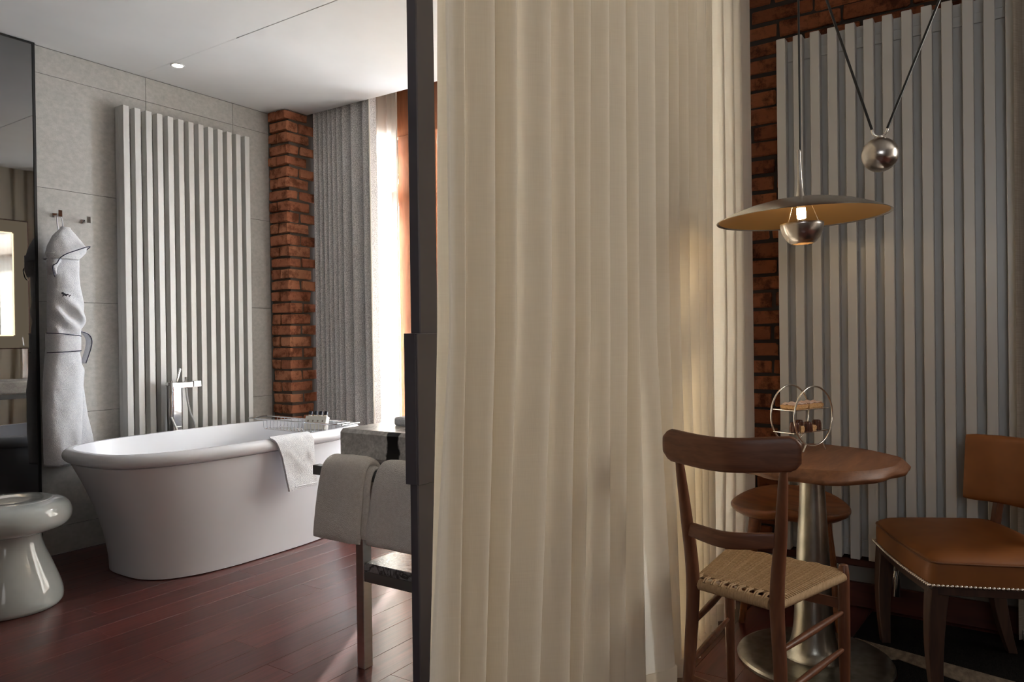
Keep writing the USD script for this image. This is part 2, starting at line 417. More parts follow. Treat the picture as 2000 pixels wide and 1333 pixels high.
for z0, z1 in ((1.32, 1.37), (2.53, 2.58)):
    part(win3, 'rail', box(-1.90, -1.82, -1.53, -.27, z0, z1), 'window_wood')
part(win3, 'pane', box(-1.865, -1.86, -1.529, -.271, 1.371, 2.529, .0005), 'pane', smooth=False)
setting('wall_front', box(-3.1, 4.0, -3.12, -3.0, 0, 3.0), 'bedroom_wall')


# ---- brick piers on the window wall
def rough_brick(h, c, amp=.0035):
    m = chamfer_box(h, .006)
    v = m.vertices + A(c)
    m.vertices = v + (nr.random(v.shape) - .5) * amp * 2
    return m


right = setting('wall_right')
part(right, 'mortar_bed', box(XW + .026, 4.15, YB - .19 + .008, 4.40, 0, 2.96, .001), 'mortar', smooth=False)
part(right, 'mortar_core', [                            box(XW + .010, 3.80, -1.25, 1.355, 0, 2.96, .001), box(3.80, 4.15, -1.25, 1.53, 0, 2.96, .001), box(XW + .010, 4.15, -3.1, -2.85, 0, 2.96, .001), box(XW + .010, 4.15, -2.85, -1.25, 0, 1.40, .001), box(XW + .010, 4.15, -2.85, -1.25, 2.65, 2.96, .001), box(3.80, 4.15, 1.53, 4.10, 0, .40, .001), box(3.80, 4.15, 1.53, 4.10, 2.90, 2.96, .001)], 'mortar_dark', smooth=False)
BH = .0785
for i in range(35):                         # the pier beside the tiled wall; it leans a little, as the old brickwork does
    z0 = .004 + i * BH; z1 = z0 + BH - .014
    if z0 > CZ: break
    z1 = min(z1, CZ - .002)
    lean = .022 * (1 - z0 / CZ) - .004
    X0, Y0 = XW + lean, YB - .19 - .0 * lean
    long_x = i % 2 == 0
    dx = (.185 if long_x else .105) + rng.uniform(-.012, .012)
    dy = (.098 if long_x else .186) + rng.uniform(-.006, .004)
    zc, hz = (z0 + z1) / 2 + rng.uniform(-.002, .002), (z1 - z0) / 2 + rng.uniform(-.003, .002)
    jx, jy = rng.uniform(-.006, .004), rng.uniform(-.006, .004)
    part(right, 'brick', rough_brick((dx / 2, dy / 2, hz), (X0 + jx + dx / 2, Y0 + jy + dy / 2, zc), .004), 'brick_red', smooth=False)
    if long_x:
        e = YB - (Y0 + dy + .012)
        if e > .02: part(right, 'brick', rough_brick((.05, e / 2, hz), (X0 + .05 + rng.uniform(-.007, .003), YB - e / 2, zc), .004), 'brick_red', smooth=False)
    else:
        e = 3.60 - (X0 + dx + .012)
        part(right, 'brick', rough_brick((e / 2, .05, hz), (3.60 - e / 2, Y0 + .05 + rng.uniform(-.007, .003), zc), .004), 'brick_red', smooth=False)
BH = .0745
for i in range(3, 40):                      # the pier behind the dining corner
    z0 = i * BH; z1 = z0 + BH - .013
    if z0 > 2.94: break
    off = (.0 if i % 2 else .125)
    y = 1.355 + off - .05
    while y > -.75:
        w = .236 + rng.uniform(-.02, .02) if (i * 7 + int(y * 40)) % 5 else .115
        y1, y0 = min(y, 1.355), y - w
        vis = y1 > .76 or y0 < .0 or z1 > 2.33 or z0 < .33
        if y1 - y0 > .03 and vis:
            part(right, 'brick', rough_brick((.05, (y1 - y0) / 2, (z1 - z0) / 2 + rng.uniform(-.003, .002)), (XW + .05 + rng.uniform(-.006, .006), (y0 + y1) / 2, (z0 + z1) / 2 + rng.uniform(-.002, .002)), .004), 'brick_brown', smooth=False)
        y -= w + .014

# skirting under the bricks
bb = setting('baseboard_right', [box(XW - .022, XW + .012, -3.0, 1.0, .002, .105, .004)], 'board_wood')
setting('trim_1', box(XW - .035, XW + .012, -3.0, 1.0, .175, .205, .004), 'board_wood')
setting('trim_2', box(XW - .012, XW + .012, -3.0, 1.0, .105, .175, .002), 'grout')

# ---- the bathroom window
win = setting('window_1')
WX0, WX1 = 3.86, 3.95
part(win, 'window_head', box(WX0 - .01, WX1 + .05, 1.53, 4.10, 2.557, 2.90, .004), 'window_wood')
part(win, 'window_sill', box(WX0 - .06, WX1 + .05, 1.53, 4.10, .38, .43, .004), 'window_wood')
part(win, 'mullion', box(WX0 - .02, WX1 + .02, 3.14, 3.49, .43, 2.557, .006), 'window_wood')
for a, b in ((1.53, 1.57), (2.20, 2.29), (4.03, 4.10)):
    part(win, 'stile', box(WX0, WX1, a, b, .43, 2.557, .004), 'window_wood')
for a, b in ((1.57, 2.20), (2.29, 3.14), (3.49, 4.03)):
    part(win, 'transom', box(WX0, WX1, a, b, 2.10, 2.234, .004), 'window_wood')
    part(win, 'pane', box(WX0 + .040, WX0 + .046, a + .001, b - .001, .431, 2.099, .0005), 'pane', smooth=False)
    part(win, 'pane', box(WX0 + .040, WX0 + .046, a + .001, b - .001, 2.235, 2.556, .0005), 'pane', smooth=False)

win2 = setting('window_2')
for y0, y1, z0, z1 in ((-2.85, -2.78, 1.40, 2.65), (-1.32, -1.25, 1.40, 2.65), (-2.09, -2.01, 1.47, 2.58)):
    part(win2, 'stile', box(3.55, 3.62, y0, y1, z0, z1), 'window_wood')
for z0, z1 in ((1.40, 1.47), (2.58, 2.65)):
    part(win2, 'rail', box(3.55, 3.62, -2.78, -1.32, z0, z1), 'window_wood')
for y0, y1 in ((-2.78, -2.09), (-2.01, -1.32)):
    part(win2, 'pane', box(3.58, 3.585, y0 + .001, y1 - .001, 1.471, 2.579, .0005), 'pane', smooth=False)

# ================================================================== BATHROOM THINGS
# ---- dark mirror beside the tiles
mr = thing('wall_mirror', 'tall dark tinted mirror panel with thin black edge, left of the tiled wall', 'mirror', (1.0, 4.24, 0))
part(mr, 'glass', box(.25, 1.838, 4.238, 4.250, .004, CZ - .006, .0005), 'mirror_dark', smooth=False)
part(mr, 'frame', [box(1.838, 1.8515, 4.234, 4.256, .0, CZ - .002, .001), box(.25, 1.838, 4.234, 4.256, CZ - .012, CZ - .002, .001)], 'black_metal', smooth=False)


# ---- tall bar radiators
def radiator(label, origin, U, D, z0, z1):
    """13 front bars along U from origin (front face), depth along D (towards the wall)."""
    O, U, D = A(origin, float), A(U, float), A(D, float); Z = A([0, 0, 1.])
    c = O + U * .426 + D * .045
    t = thing('bar_radiator', label, 'radiator', (c[0], c[1], z0))
    def bar(u, d, w, dep, a, b, ch=.002): return obox(O + U * u + D * (d + dep / 2) + Z * (a + b) / 2, U, D, Z, (w / 2, dep / 2, (b - a) / 2), ch)
    p = .0678
    for i in range(13):
        part(t, 'bar', bar(.0185 + i * p, 0, .0365, .050, z0, z1), 'radiator_paint', smooth=False)
    for i in range(12):
        part(t, 'rear_bar', bar(.0185 + (i + .5) * p, .056, .040, .028, z0, z1), 'radiator_paint', smooth=False)
    part(t, 'header', bar(.425, .0495, .84, .007, z0 + .03, z0 + .07), 'radiator_paint', smooth=False)
    part(t, 'header', bar(.425, .0495, .84, .007, z1 - .09, z1 - .05), 'radiator_paint', smooth=False)
    for u in (.0025, .848):
        part(t, 'end_plate', bar(u, .0495, .005, .036, z0, z1, .001), 'radiator_paint', smooth=False)
    return t


radiator('tall grey bar radiator on the tiled wall behind the bathtub', (2.277, YB - .094, 0), (1, 0, 0), (0, 1, 0), .28, 2.507)
rad2 = radiator('tall grey bar radiator on the dark brick wall behind the round table', (XW - .098, .786, 0), (0, -1, 0), (1, 0, 0), .222, 2.405)
vt = [part(rad2, 'valve', [tube([(3.30, .352, .225), (3.30, .352, .185)], .012, 10), tube([(3.30, .352, .190), (3.30, .352, .165)], .022, 14), tube([(3.30, .352, .165), (3.30, .352, .085)], .0165, 14)], 'chrome', label='chrome radiator valve')]

# ---- robe hooks
def hook(x, z, label):
    t = thing('robe_hook', label, 'hook', (x, YB, z - .015), group=None)
    part(t, 'rose', box(x - .012, x + .012, YB - .006, YB - .0005, z - .012, z + .012, .001), 'chrome')
    part(t, 'arm', box(x - .007, x + .007, YB - .062, YB - .006, z - .012, z - .002, .001), 'chrome')
    part(t, 'upright', box(x - .010, x + .010, YB - .068, YB - .060, z - .014, z + .022, .001), 'chrome')
    return t


hook(1.945, 1.838, 'chrome wall hook with the white bathrobe hanging from it')
hook(2.092, 1.822, 'empty chrome wall hook between the robe and the tall radiator')

# ---- bathrobe
rb = thing('bathrobe', 'white hooded towelling bathrobe with dark piping hanging on the wall hook', 'bathrobe', (1.93, 4.14, .50))
prof = A([(1.754, 1.925, 1.962), (1.713, 1.886, 1.995), (1.658, 1.868, 2.012), (1.59, 1.864, 2.010), (1.511, 1.864, 2.006), (1.454, 1.864, 2.010), (1.376, 1.862, 2.022), (1.298, 1.859, 2.038),
          (1.235, 1.861, 2.024), (1.208, 1.862, 2.008), (1.174, 1.856, 2.005), (1.128, 1.851, 2.002), (1.096, 1.848, 2.006), (1.011, 1.840, 2.016), (.916, 1.833, 2.017), (.762, 1.831, 2.012), (.648, 1.833, 2.004), (.499, 1.837, 1.990)])


def robe_body(z):
    return np.interp(z, prof[::-1, 0], prof[::-1, 1]), np.interp(z, prof[::-1, 0], prof[::-1, 2])


def blob(zs, lr, yc, dep, n=40, wob=.012, seed=1, fold=None):
    rings = []
    a = np.linspace(0, 2 * PI, n, endpoint=False)
    for i, z in enumerate(zs):
        l, r_ = lr(z); c, h = (l + r_) / 2, (r_ - l) / 2
        d = dep(z); ca, sa = np.cos(a), np.sin(a)
        x = c + h * np.sign(ca) * abs(ca) ** .75; y = yc + d * np.sign(sa) * abs(sa) ** .8
        p = np.stack([x, y, np.full(n, z)], 1)
        nz = meshkit.fbm(p * A([26, 26, 9]), 3, seed) - .5
        p[:, 1] += nz * wob * 2 * (sa < .3); p[:, 0] += nz * wob * .4
        if fold is not None: p[:, 1] += fold(x, z) * (sa < 0)
        rings.append(p)
    return solid(grid_mesh(A(rings), close_v=True, caps=True))


def sleeve_folds(x, z):
    g = np.exp(-((z - 1.29) / .09) ** 2)
    return -.016 * g * np.sin((x - 1.86) * 62 + (z - 1.3) * 55) - .012 * np.exp(-((x - 1.99) / .03) ** 2) * g


zs = np.linspace(1.753, .500, 90)
part(rb, 'robe_body', blob(zs, robe_body, 4.150, lambda z: .020 + .048 * min(1, (1.76 - z) / .20) + .012 * max(0, (1.1 - z)), seed=3, fold=sleeve_folds), 'terry_white', smooth=True)
# front panel falling open at the right below the belt
zs2 = np.linspace(1.06, .53, 40)
part(rb, 'lower_flap', blob(zs2, lambda z: (1.95, np.interp(z, [.53, .627, .748, .909, 1.0, 1.06], [2.095, 2.088, 2.062, 2.040, 2.048, 2.02])), 4.180, lambda z: .034, seed=9, wob=.010), 'terry_white', smooth=True)
# hood: folded cone with a flared rim to the right
hz = np.linspace(1.762, 1.585, 30)
hood_lr = lambda z: (np.interp(z, [1.535, 1.59, 1.658, 1.713, 1.754], [1.842, 1.843, 1.854, 1.880, 1.918]), np.interp(z, [1.585, 1.63, 1.658, 1.713, 1.754], [1.99, 2.036, 2.044, 2.000, 1.965]))
part(rb, 'hood', blob(hz, hood_lr, 4.130, lambda z: .016 + .062 * min(1, (1.765 - z) / .16), seed=5, wob=.008), 'terry_white', smooth=True)
rim = bez([(2.046, 4.125, 1.650), (2.042, 4.080, 1.664), (2.005, 4.050, 1.655), (1.955, 4.044, 1.634), (1.905, 4.047, 1.611), (1.878, 4.056, 1.588), (1.866, 4.064, 1.562), (1.850, 4.074, 1.545), (1.856, 4.076, 1.505), (1.864, 4.082, 1.490)], 40)
part(rb, 'hood_piping', tube(rim, .0026, 6), 'piping', label='dark piping along the edge of the hood')
hoodlow = blob(np.linspace(1.62, 1.505, 14), lambda z: (np.interp(z, [1.505, 1.54, 1.62], [1.862, 1.845, 1.842]), np.interp(z, [1.505, 1.54, 1.62], [1.872, 1.88, 1.93])), 4.115, lambda z: .040, seed=6, wob=.004, n=24)
part(rb, 'hood_corner', hoodlow, 'terry_white', smooth=True)
part(rb, 'hanging_loop', tube(bez([(1.934, 4.190, 1.752), (1.930, 4.196, 1.80), (1.937, 4.205, 1.838), (1.950, 4.205, 1.838), (1.957, 4.196, 1.80), (1.955, 4.190, 1.752)], 24), .0032, 6), 'terry_white', smooth=True)
bl = part(rb, 'belt', blob(np.linspace(1.198, 1.098, 16), lambda z: (1.850, 2.008), 4.146, lambda z: .074 - .004 * abs(z - 1.148) / .05, seed=8, wob=.004), 'terry_white', smooth=True)
for zz, zz2 in ((1.199, 1.180), (1.096, 1.106)):
    part(bl, 'belt_piping', tube([(1.848 + t * .160, 4.146 - .077 * (1 - abs(2 * t - 1) ** 5) ** .8, zz + (zz2 - zz) * t) for t in np.linspace(0, .98, 24)], .0024, 6), 'piping')
bt = part(rb, 'belt_loop', shell(A([[(2.000 + .052 * math.sin(PI * t) * (1 - .3 * t) + .028 * t, 4.125 + .05 * s, 1.205 + .02 * math.sin(PI * t) - .17 * t ** 1.3) for s in (0, .5, 1)] for t in np.linspace(0, 1, 24)]), .007), 'terry_white', smooth=True)
part(bt, 'belt_piping', tube([(2.004 + .056 * math.sin(PI * t) * (1 - .3 * t) + .028 * t, 4.123, 1.205 + .02 * math.sin(PI * t) - .17 * t ** 1.3) for t in np.linspace(0, 1, 24)], .0022, 6), 'piping')
part(rb, 'knee_seam', tube([(1.836 + t * .17, 4.150 - .082 * (1 - abs(2 * t - 1) ** 4) ** .7, .905 + .004 * t) for t in np.linspace(.02, .95, 24)], .0016, 5), 'terry_white')
emb = []
for (ex, ez, w, h, an) in ((1.908, 1.402, .024, .010, -.5), (1.898, 1.408, .010, .008, .6), (1.915, 1.396, .018, .006, -1.2), (1.921, 1.400, .012, .007, .2), (1.901, 1.394, .010, .004, .9), (1.929, 1.391, .010, .005, -.9), (1.934, 1.397, .008, .005, .4)):
    emb.append(obox((ex, 4.0795, ez), (math.cos(an), 0, math.sin(an)), (0, 1, 0), (-math.sin(an), 0, math.cos(an)), (w / 2, .003, h / 2), .0015))
part(rb, 'embroidered_emblem', emb, 'ink', label='small dark embroidered running figure on the chest')

# ---- freestanding bathtub
TCX, TCY = 2.522, 3.588
def tub_wall(z):
    """Outer wall at height z: centre, half length, half width, squareness."""
    f = min(max((z - .004) / .556, 0), 1) ** 1.7
    return 2.552 + (TCX - 2.552) * f, .628 + (.765 - .628) * f, .352 + (.405 - .352) * f, 3.0 + .2 * f


def tub_shape():
    k = 120; rings = []
    for i in range(17):                                       # outside, from the floor up
        z = .004 + .556 * i / 16; c, a, b, n = tub_wall(z); rings.append(super_ring(c, TCY, a, b, n, z, k))
    for ang in np.linspace(-.62 * PI, .62 * PI, 13):          # rolled rim
        o = .033 * math.cos(ang); rings.append(super_ring(TCX, TCY, .763 + o, .407 + o, 3.2, .597 + .033 * math.sin(ang), k))
    for t in np.linspace(.08, 1, 14):                         # inside, down
        z = .60 - .46 * math.sin(t * PI / 2); c, a, b, n = tub_wall(z); s = .030 + .075 * t ** 3
        rings.append(super_ring(c, TCY, a - s, b - s, n, z, k))
    c, a, b, n = tub_wall(.14)
    for q_ in (.7, .4, .15):
        rings.append(super_ring(c, TCY, (a - .105) * q_, (b - .105) * q_, n, .135, k))
    return solid(grid_mesh(A(rings), close_v=True, caps=True))


tub = thing('bathtub', 'white freestanding oval bathtub with flared sides in front of the radiator', 'bathtub', (TCX, TCY, 0))
part(tub, 'tub_shell', tub_shape(), 'tub_white', smooth=50)
part(tub, 'overflow', [box(2.44, 2.555, 3.936, 3.952, .485, .500, .002), box(2.545, 2.562, 3.930, 3.952, .484, .503, .002)], 'steel', label='chrome slot overflow inside the far wall of the tub')

# ---- tub filler
ft = thing('bath_faucet', 'chrome floor-standing bath filler with square column behind the bathtub', 'faucet', (2.53, 4.10, 0))
part(ft, 'foot', box(2.475, 2.585, 4.060, 4.160, 0, .012, .003), 'chrome')
part(ft, 'column', box(2.507, 2.560, 4.080, 4.120, .012, .880, .003), 'chrome')
part(ft, 'spout', box(2.505, 2.640, 4.082, 4.118, .866, .902, .003), 'chrome')
part(ft, 'spout_tip', box(2.640, 2.692, 4.080, 4.120, .868, .905, .002), 'chrome')
part(ft, 'lever', beam((2.542, 4.10, .905), (2.560, 4.092, .985), .012, .010, (0, 1, 0), .002), 'chrome')
part(ft, 'diverter', tube([(2.600, 4.10, .900), (2.600, 4.10, .930)], .008, 10), 'chrome')
part(ft, 'hand_shower', [tube([(2.490, 4.075, .915), (2.488, 4.075, .70)], .0095, 10), box(2.476, 2.506, 4.078, 4.112, .885, .905, .002)], 'chrome')
part(ft, 'hose', tube(bez([(2.600, 4.10, .870), (2.602, 4.09, .80), (2.615, 4.085, .72), (2.645, 4.085, .62), (2.62, 4.085, .45), (2.55, 4.07, .46), (2.52, 4.06, .60), (2.488, 4.072, .70)], 60), .0065, 8), 'steel')

# ---- wire bath rack with bottles, towel over the rim
rk = thing('bath_rack', 'chrome wire bath rack lying across the right half of the tub', 'rack', (3.03, 3.59, .60))
RZ = .648; xa, xb, ya, yb = 2.985, 3.125, 3.175, 4.02
part(rk, 'side_rail', tube([(xa, ya, RZ), (xa, yb, RZ)], .0042, 8), 'chrome'); part(rk, 'side_rail', tube([(xb, ya, RZ), (xb, yb, RZ)], .0042, 8), 'chrome')
for y in (ya, yb):
    part(rk, 'end_rail', tube([(xa, y, RZ), (xb, y, RZ)], .0055, 8), 'chrome')
part(rk, 'handle', [tube([(xa + .02, ya + .06, RZ + .002), (xb - .02, ya + .06, RZ + .002)], .004, 8), tube([(xa + .05, ya, RZ), (xa + .05, ya + .10, RZ)], .004, 8)], 'chrome')
bk0, bk1 = 3.34, 3.88
part(rk, 'basket_frame', [tube([(xa + .012, bk0, .585), (xa + .012, bk1, .585)], .0028, 6), tube([(xb - .012, bk0, .585), (xb - .012, bk1, .585)], .0028, 6),
                          tube([(xa + .012, bk0, .585), (xb - .012, bk0, .585)], .0028, 6), tube([(xa + .012, bk1, .585), (xb - .012, bk1, .585)], .0028, 6)], 'chrome')
wires = []
for y in np.linspace(bk0, bk1, 17):
    wires.append(tube([(xa, y, RZ), (xa + .004, y, .600), (xa + .012, y, .585), (xb - .012, y, .585), (xb - .004, y, .600), (xb, y, RZ)], .0017, 5))
for x in np.linspace(xa + .03, xb - .03, 4):
    wires.append(tube([(x, bk0, RZ), (x, bk0, .587), (x, bk1, .587), (x, bk1, RZ)], .0017, 5))
part(rk, 'basket_wires', wires, 'chrome', kind='stuff')

ct = thing('bottle_carton', 'cream carton sleeve leaning in the bath rack around four small bottles', 'carton', (3.055, 3.46, .60))
ex = A([.30, -.95, .0]); ex /= np.linalg.norm(ex); ey = A([.95, .30, 0.]) / np.linalg.norm([.95, .30]); lean = A([.32, .10, .94]); lean /= np.linalg.norm(lean)
dn = np.cross(ex, lean)
cc = A([3.045, 3.465, .597])
part(ct, 'sleeve', obox(cc + lean * .042, ex, dn, lean, (.072, .019, .042), .002), 'carton')
for i in range(4):
    part(ct, 'printed_dot', obox(cc + lean * .052 + ex * (-.050 + .033 * i) - dn * .0192 * (1 if dn[0] > 0 else -1), ex, dn, lean, (.005, .0006, .006), .0003), 'lotion_dot')
for i in range(4):
    b0 = cc + lean * .0855 + ex * (-.0525 + .035 * i)
    bt_ = thing('toiletry_bottle', ['small dark-capped toiletry bottle, farthest left of the four in the bath rack carton', 'small dark-capped toiletry bottle, second from left of the four in the bath rack carton',
                                    'small dark-capped toiletry bottle, third from left of the four in the bath rack carton', 'small dark-capped toiletry bottle at the right end of the four in the bath rack carton'][i], 'bottle', b0, group='small bottles in the bath rack carton')
    part(bt_, 'bottle_body', tube([b0, b0 + lean * .006], .013, 12), 'lotion')
    part(bt_, 'cap', tube([b0 + lean * .006, b0 + lean * .030], .0115, 12), 'cap_navy', label='dark navy cap')


def draped(path_xz, w0, w1, th, noise=.006, seed=1, flare=0., skew=0., axis='y'):
    """Folded towel over a bar: cross-section path (s, z), extruded along the other axis from w0 to w1."""
    path = bez(path_xz, 60); ws = np.linspace(0, 1, 26); S = np.zeros((60, 26, 3))
    for i, (s, z) in enumerate(path):
        f = i / 59
        for j, w in enumerate(ws):
            q = w0 + (w1 - w0) * w
            drop = abs(f - .45) * 2
            q += (w - .5) * flare * drop + skew * drop
            S[i, j] = (s, q, z) if axis == 'y' else (q, s, z)
    nz = meshkit.fbm(S * 17, 3, seed) - .5
    S[..., 0] += nz * noise * 2; S[..., 1] += nz * noise * 1.5
    return shell(S, th)


tw = thing('hand_towel', 'white folded hand towel draped over the near rim of the bathtub', 'towel', (2.63, 3.16, .35))
part(tw, 'cloth', draped([(3.225, .535), (3.215, .585), (3.205, .630), (3.185, .641), (3.160, .638), (3.136, .620), (3.125, .580), (3.118, .52), (3.112, .44), (3.106, .350)], 2.475, 2.735, -.014, noise=.006, seed=4, flare=-.07, skew=.035, axis='x'), 'terry_white', smooth=40)
part(tw, 'hem_band', [tube([(2.575 + .16 * t, 3.090 + .002 * t, .372) for t in np.linspace(0, 1, 8)], .003, 6)], 'terry_white')

# ---- ceramic stool
sc = A([1.44, 3.60, 0])
stl = thing('ceramic_stool', 'glossy pale grey-green mushroom-shaped ceramic stool on the floor by the mirror', 'stool', sc)
sp = bez([(.190, .0), (.200, .02), (.198, .06), (.180, .12), (.150, .20), (.128, .26), (.120, .30), (.130, .325), (.180, .332), (.222, .350), (.238, .385), (.232, .425), (.205, .452), (.165, .462)], 70)
part(stl, 'body', lathe(sp, sc, 72), 'celadon', smooth=60)
part(stl, 'seat_top', lathe([(.168, .461), (.16, .4655), (.12, .464), (.06, .461), (.0005, .460)], sc, 60), 'celadon', smooth=60)

# ---- downlight
dl = thing('downlight', 'small round recessed downlight in the bathroom ceiling, switched on', 'light', (2.473, 3.931, CZ - .012))
part(dl, 'trim_ring', lathe([(.030, -.002), (.036, -.004), (.040, -.002), (.040, .0), (.030, .0)], (2.473, 3.931, CZ), 36), 'ceramic_white')
part(dl, 'lens', lathe([(.030, -.002), (.028, -.003), (.0004, -.0032)], (2.473, 3.931, CZ), 30), 'downlight_glow', smooth=False)


# ---- curtains
def fold_curtain(ridges, y_front, depth, z0, z1, axis='x', skew=.30, per=15, nz=24, seed=3, base=None, th=.0, wob=.004, kd=.35, bulge=False):
    """A pleated sheet. ridges(z) -> positions of the pleat fronts along the wall at height z; the cloth swings back by depth between them."""
    zz = np.linspace(z1, z0, nz); P = []
    n = len(ridges(z0)) - 1
    dps = [depth * (0.7 + .6 * random.Random(seed + k).random()) for k in range(n)]
    for z in zz:
        r = ridges(z); row = []
        for k in range(n):
            w = r[k + 1] - r[k]
            d = min(dps[k], max(kd * abs(w) + .02, .03))
            for t in np.linspace(0, 1, per, endpoint=False):
                s = t - skew * math.sin(2 * PI * t) / (2 * PI) * 1.0
                x = r[k] + w * s
                yy = y_front + (d * (1 - abs(math.sin(PI * t)) ** .75) if bulge else d * (.5 - .5 * math.cos(2 * PI * t)) ** .85)
                row.append((x, yy))
        row.append((r[-1], y_front))
        P.append([(a, b, z) if axis == 'x' else (b, a, z) for a, b in row])
    P = A(P)
    nzz = meshkit.fbm(P * A([6, 6, .9]), 2, seed) - .5
    P[..., 1 if axis == 'x' else 0] += nzz * wob * 2
    return P


TOPX = [1.127, 1.193, 1.304, 1.397, 1.537, 1.648, 1.747, 1.846, 1.951, 2.039, 2.167, 2.282, 2.357, 2.459, 2.556, 2.713, 2.812, 2.962, 3.096, 3.200, 3.340]
MIDX = [1.120, 1.165, 1.267, 1.350, 1.503, 1.620, 1.703, 1.820, 1.931, 2.013, 2.144, 2.254, 2.352, 2.440, 2.541, 2.653, 2.753, 2.964, 3.097, 3.210, 3.343]
BOTX = [1.058, 1.135, 1.222, 1.300, 1.436, 1.574, 1.643, 1.790, 1.889, 2.030, 2.251, 2.325, 2.400, 2.500, 2.570, 2.650, 2.760, 2.884, 3.02, 3.18, 3.345]
BOTX = [m + (b - m) * max(1., 1.138 / (.004 + .4295 * (.833 * b + .498))) if b < 2.26 else b for m, b in zip(MIDX, BOTX)]
ZK = (2.92, 1.15, .012)


def panel_curtain(nz=44, per=22):
    """Broad panels that come slowly forward to a sharp turn, then tuck back behind it."""
    dep = [.060 + .035 * random.Random(50 + k).random() for k in range(len(TOPX) - 1)]; P = []
    for z in np.linspace(ZK[0], ZK[2], nz):
        r = [np.interp(z, [ZK[2], ZK[1], ZK[0]], [b, m, t]) for t, m, b in zip(TOPX, MIDX, BOTX)]
        ctrl = []
        for k in range(len(r) - 1):
            w = r[k + 1] - r[k]; d = min(dep[k], .55 * w + .02) * (1.0 + .25 * (1 - z / 2.9))
            for fx, fy in ((0, .12), (.16, .10), (.36, .30), (.66, .30), (.90, .08)) if k == 0 else ((0, 0), (.045, .12), (.03, .45), (-.03, .82), (.10, 1.0), (.36, .82), (.62, .48), (.82, .13), (.93, .015)):
                ctrl.append((r[k] + w * fx, d * fy))
        ctrl.append((r[-1], 0.))
        c = bez([(a, b, 0) for a, b in ctrl], per * (len(r) - 1))
        sm = np.clip((c[:, 0] - 2.45) / .5, 0, 1); yf = .885 + .034 * sm * sm * (3 - 2 * sm)
        P.append(np.stack([c[:, 0], yf + c[:, 1] * np.where(c[:, 0] > 2.9, .6, 1), np.full(len(c), z)], 1))
    P = A(P)
    P[..., 1] += (meshkit.fbm(P * A([4, 4, .7]), 2, 8) - .5) * .008
    return P


cur = thing('sheer_curtain', 'full-height cream sheer curtain dividing the room, in front of the dark post', 'curtain', (2.2, .93, .012))
P = panel_curtain()
part(cur, 'cloth', grid_mesh(P), 'sheer_cream', smooth=True)
hem = P[-1].copy()
part(cur, 'hem', grid_mesh(A([hem + A([0, -.004, .0]), hem + A([0, -.005, .06]), hem + A([0, .0005, .065])])), 'sheer_cream', smooth=True)
single('curtain_track', box(1.0, XW - .005, .905, .955, 2.925, 2.955, .003), 'ceramic_white', 'white ceiling track carrying the cream sheer curtain', 'curtain track')

rg = np.linspace(0, 1, 10)
GY = [4.062, 3.995, 3.955, 3.905, 3.865, 3.815, 3.775, 3.705, 3.60, 3.485]
grey = thing('grey_curtain', 'grey flecked linen curtain drawn back beside the brick pier', 'curtain', (3.60, 3.76, .02))
P = fold_curtain(lambda z: [4.066 - (4.066 - g) * (1 + .02 * (1 - z / 2.7)) for g in GY], 3.560, .12, .02, 2.92, axis='y', per=18, nz=26, seed=5, skew=.0, wob=.002, kd=.7, bulge=True)
part(grey, 'cloth', grid_mesh(P), 'linen_grey', smooth=True)
edge = P[:, -1]
part(grey, 'edge_lining', tube(edge + A([-.004, -.004, 0]), .006, 6), 'sheer_window', label='pale lining at the leading edge')
sh = thing('white_sheer', 'bright white sheer between the grey curtain and the window timber', 'curtain', (3.68, 3.4, .02))
P = fold_curtain(lambda z: [4.02, 3.92, 3.80, 3.70, 3.60, 3.51, 3.47, 3.425], 3.755, .055, .02, 2.92, axis='y', per=14, nz=14, seed=9)
part(sh, 'cloth', grid_mesh(P), 'sheer_window', smooth=True)

sh2 = thing('white_sheer', 'white sheer drawn over the right half of the bathroom window, behind the dark post', 'curtain', (3.68, 2.1, .02))
P = fold_curtain(lambda z: [1.685 + 1.325 * k / 14 for k in range(15)], 3.755, .045, .02, 2.92, axis='y', per=8, nz=8, seed=29)
part(sh2, 'cloth', grid_mesh(P), 'sheer_window', smooth=True)

# ---- vanity behind the post: steel stand, marble shelf, stone trough basin
VX0, VX1, VY0, VY1 = 1.820, 3.08, 1.36, 1.875
vn = thing('vanity_stand', 'dark steel vanity stand with marble shelf between the post and the bathtub', 'vanity', (2.45, 1.62, 0))
for x in (VX0, VX1 - .04):
    for y in (VY1 - .036, VY0):
        part(vn, 'leg', box(x, x + .040, y, y + .036, 0, .700, .0015), 'steel', smooth=False)
part(vn, 'top_frame', [box(VX0, VX1, VY0, VY0 + .03, .700, .738, .0015), box(VX0, VX1, VY1 - .03, VY1, .700, .738, .0015), box(VX0, VX0 + .03, VY0 + .03, VY1 - .03, .700, .738, .0015), box(VX1 - .03, VX1, VY0 + .03, VY1 - .03, .700, .738, .0015)], 'steel_dark', smooth=False)
part(vn, 'shelf_rail', [box(VX0 + .004, VX0 + .030, VY0 + .036, VY1 - .036, .305, .342, .0015), box(VX1 - .030, VX1 - .004, VY0 + .036, VY1 - .036, .305, .342, .0015),
                        box(VX0 + .04, VX1 - .04, VY0 + .004, VY0 + .030, .305, .342, .0015), box(VX0 + .04, VX1 - .04, VY1 - .030, VY1 - .004, .305, .342, .0015)], 'steel_dark', smooth=False)
part(vn, 'marble_shelf', box(VX0 + .002, VX1 - .002, VY0 + .037, VY1 - .037, .342, .372, .002), 'shelf_marble', smooth=False, label='veined grey marble shelf')
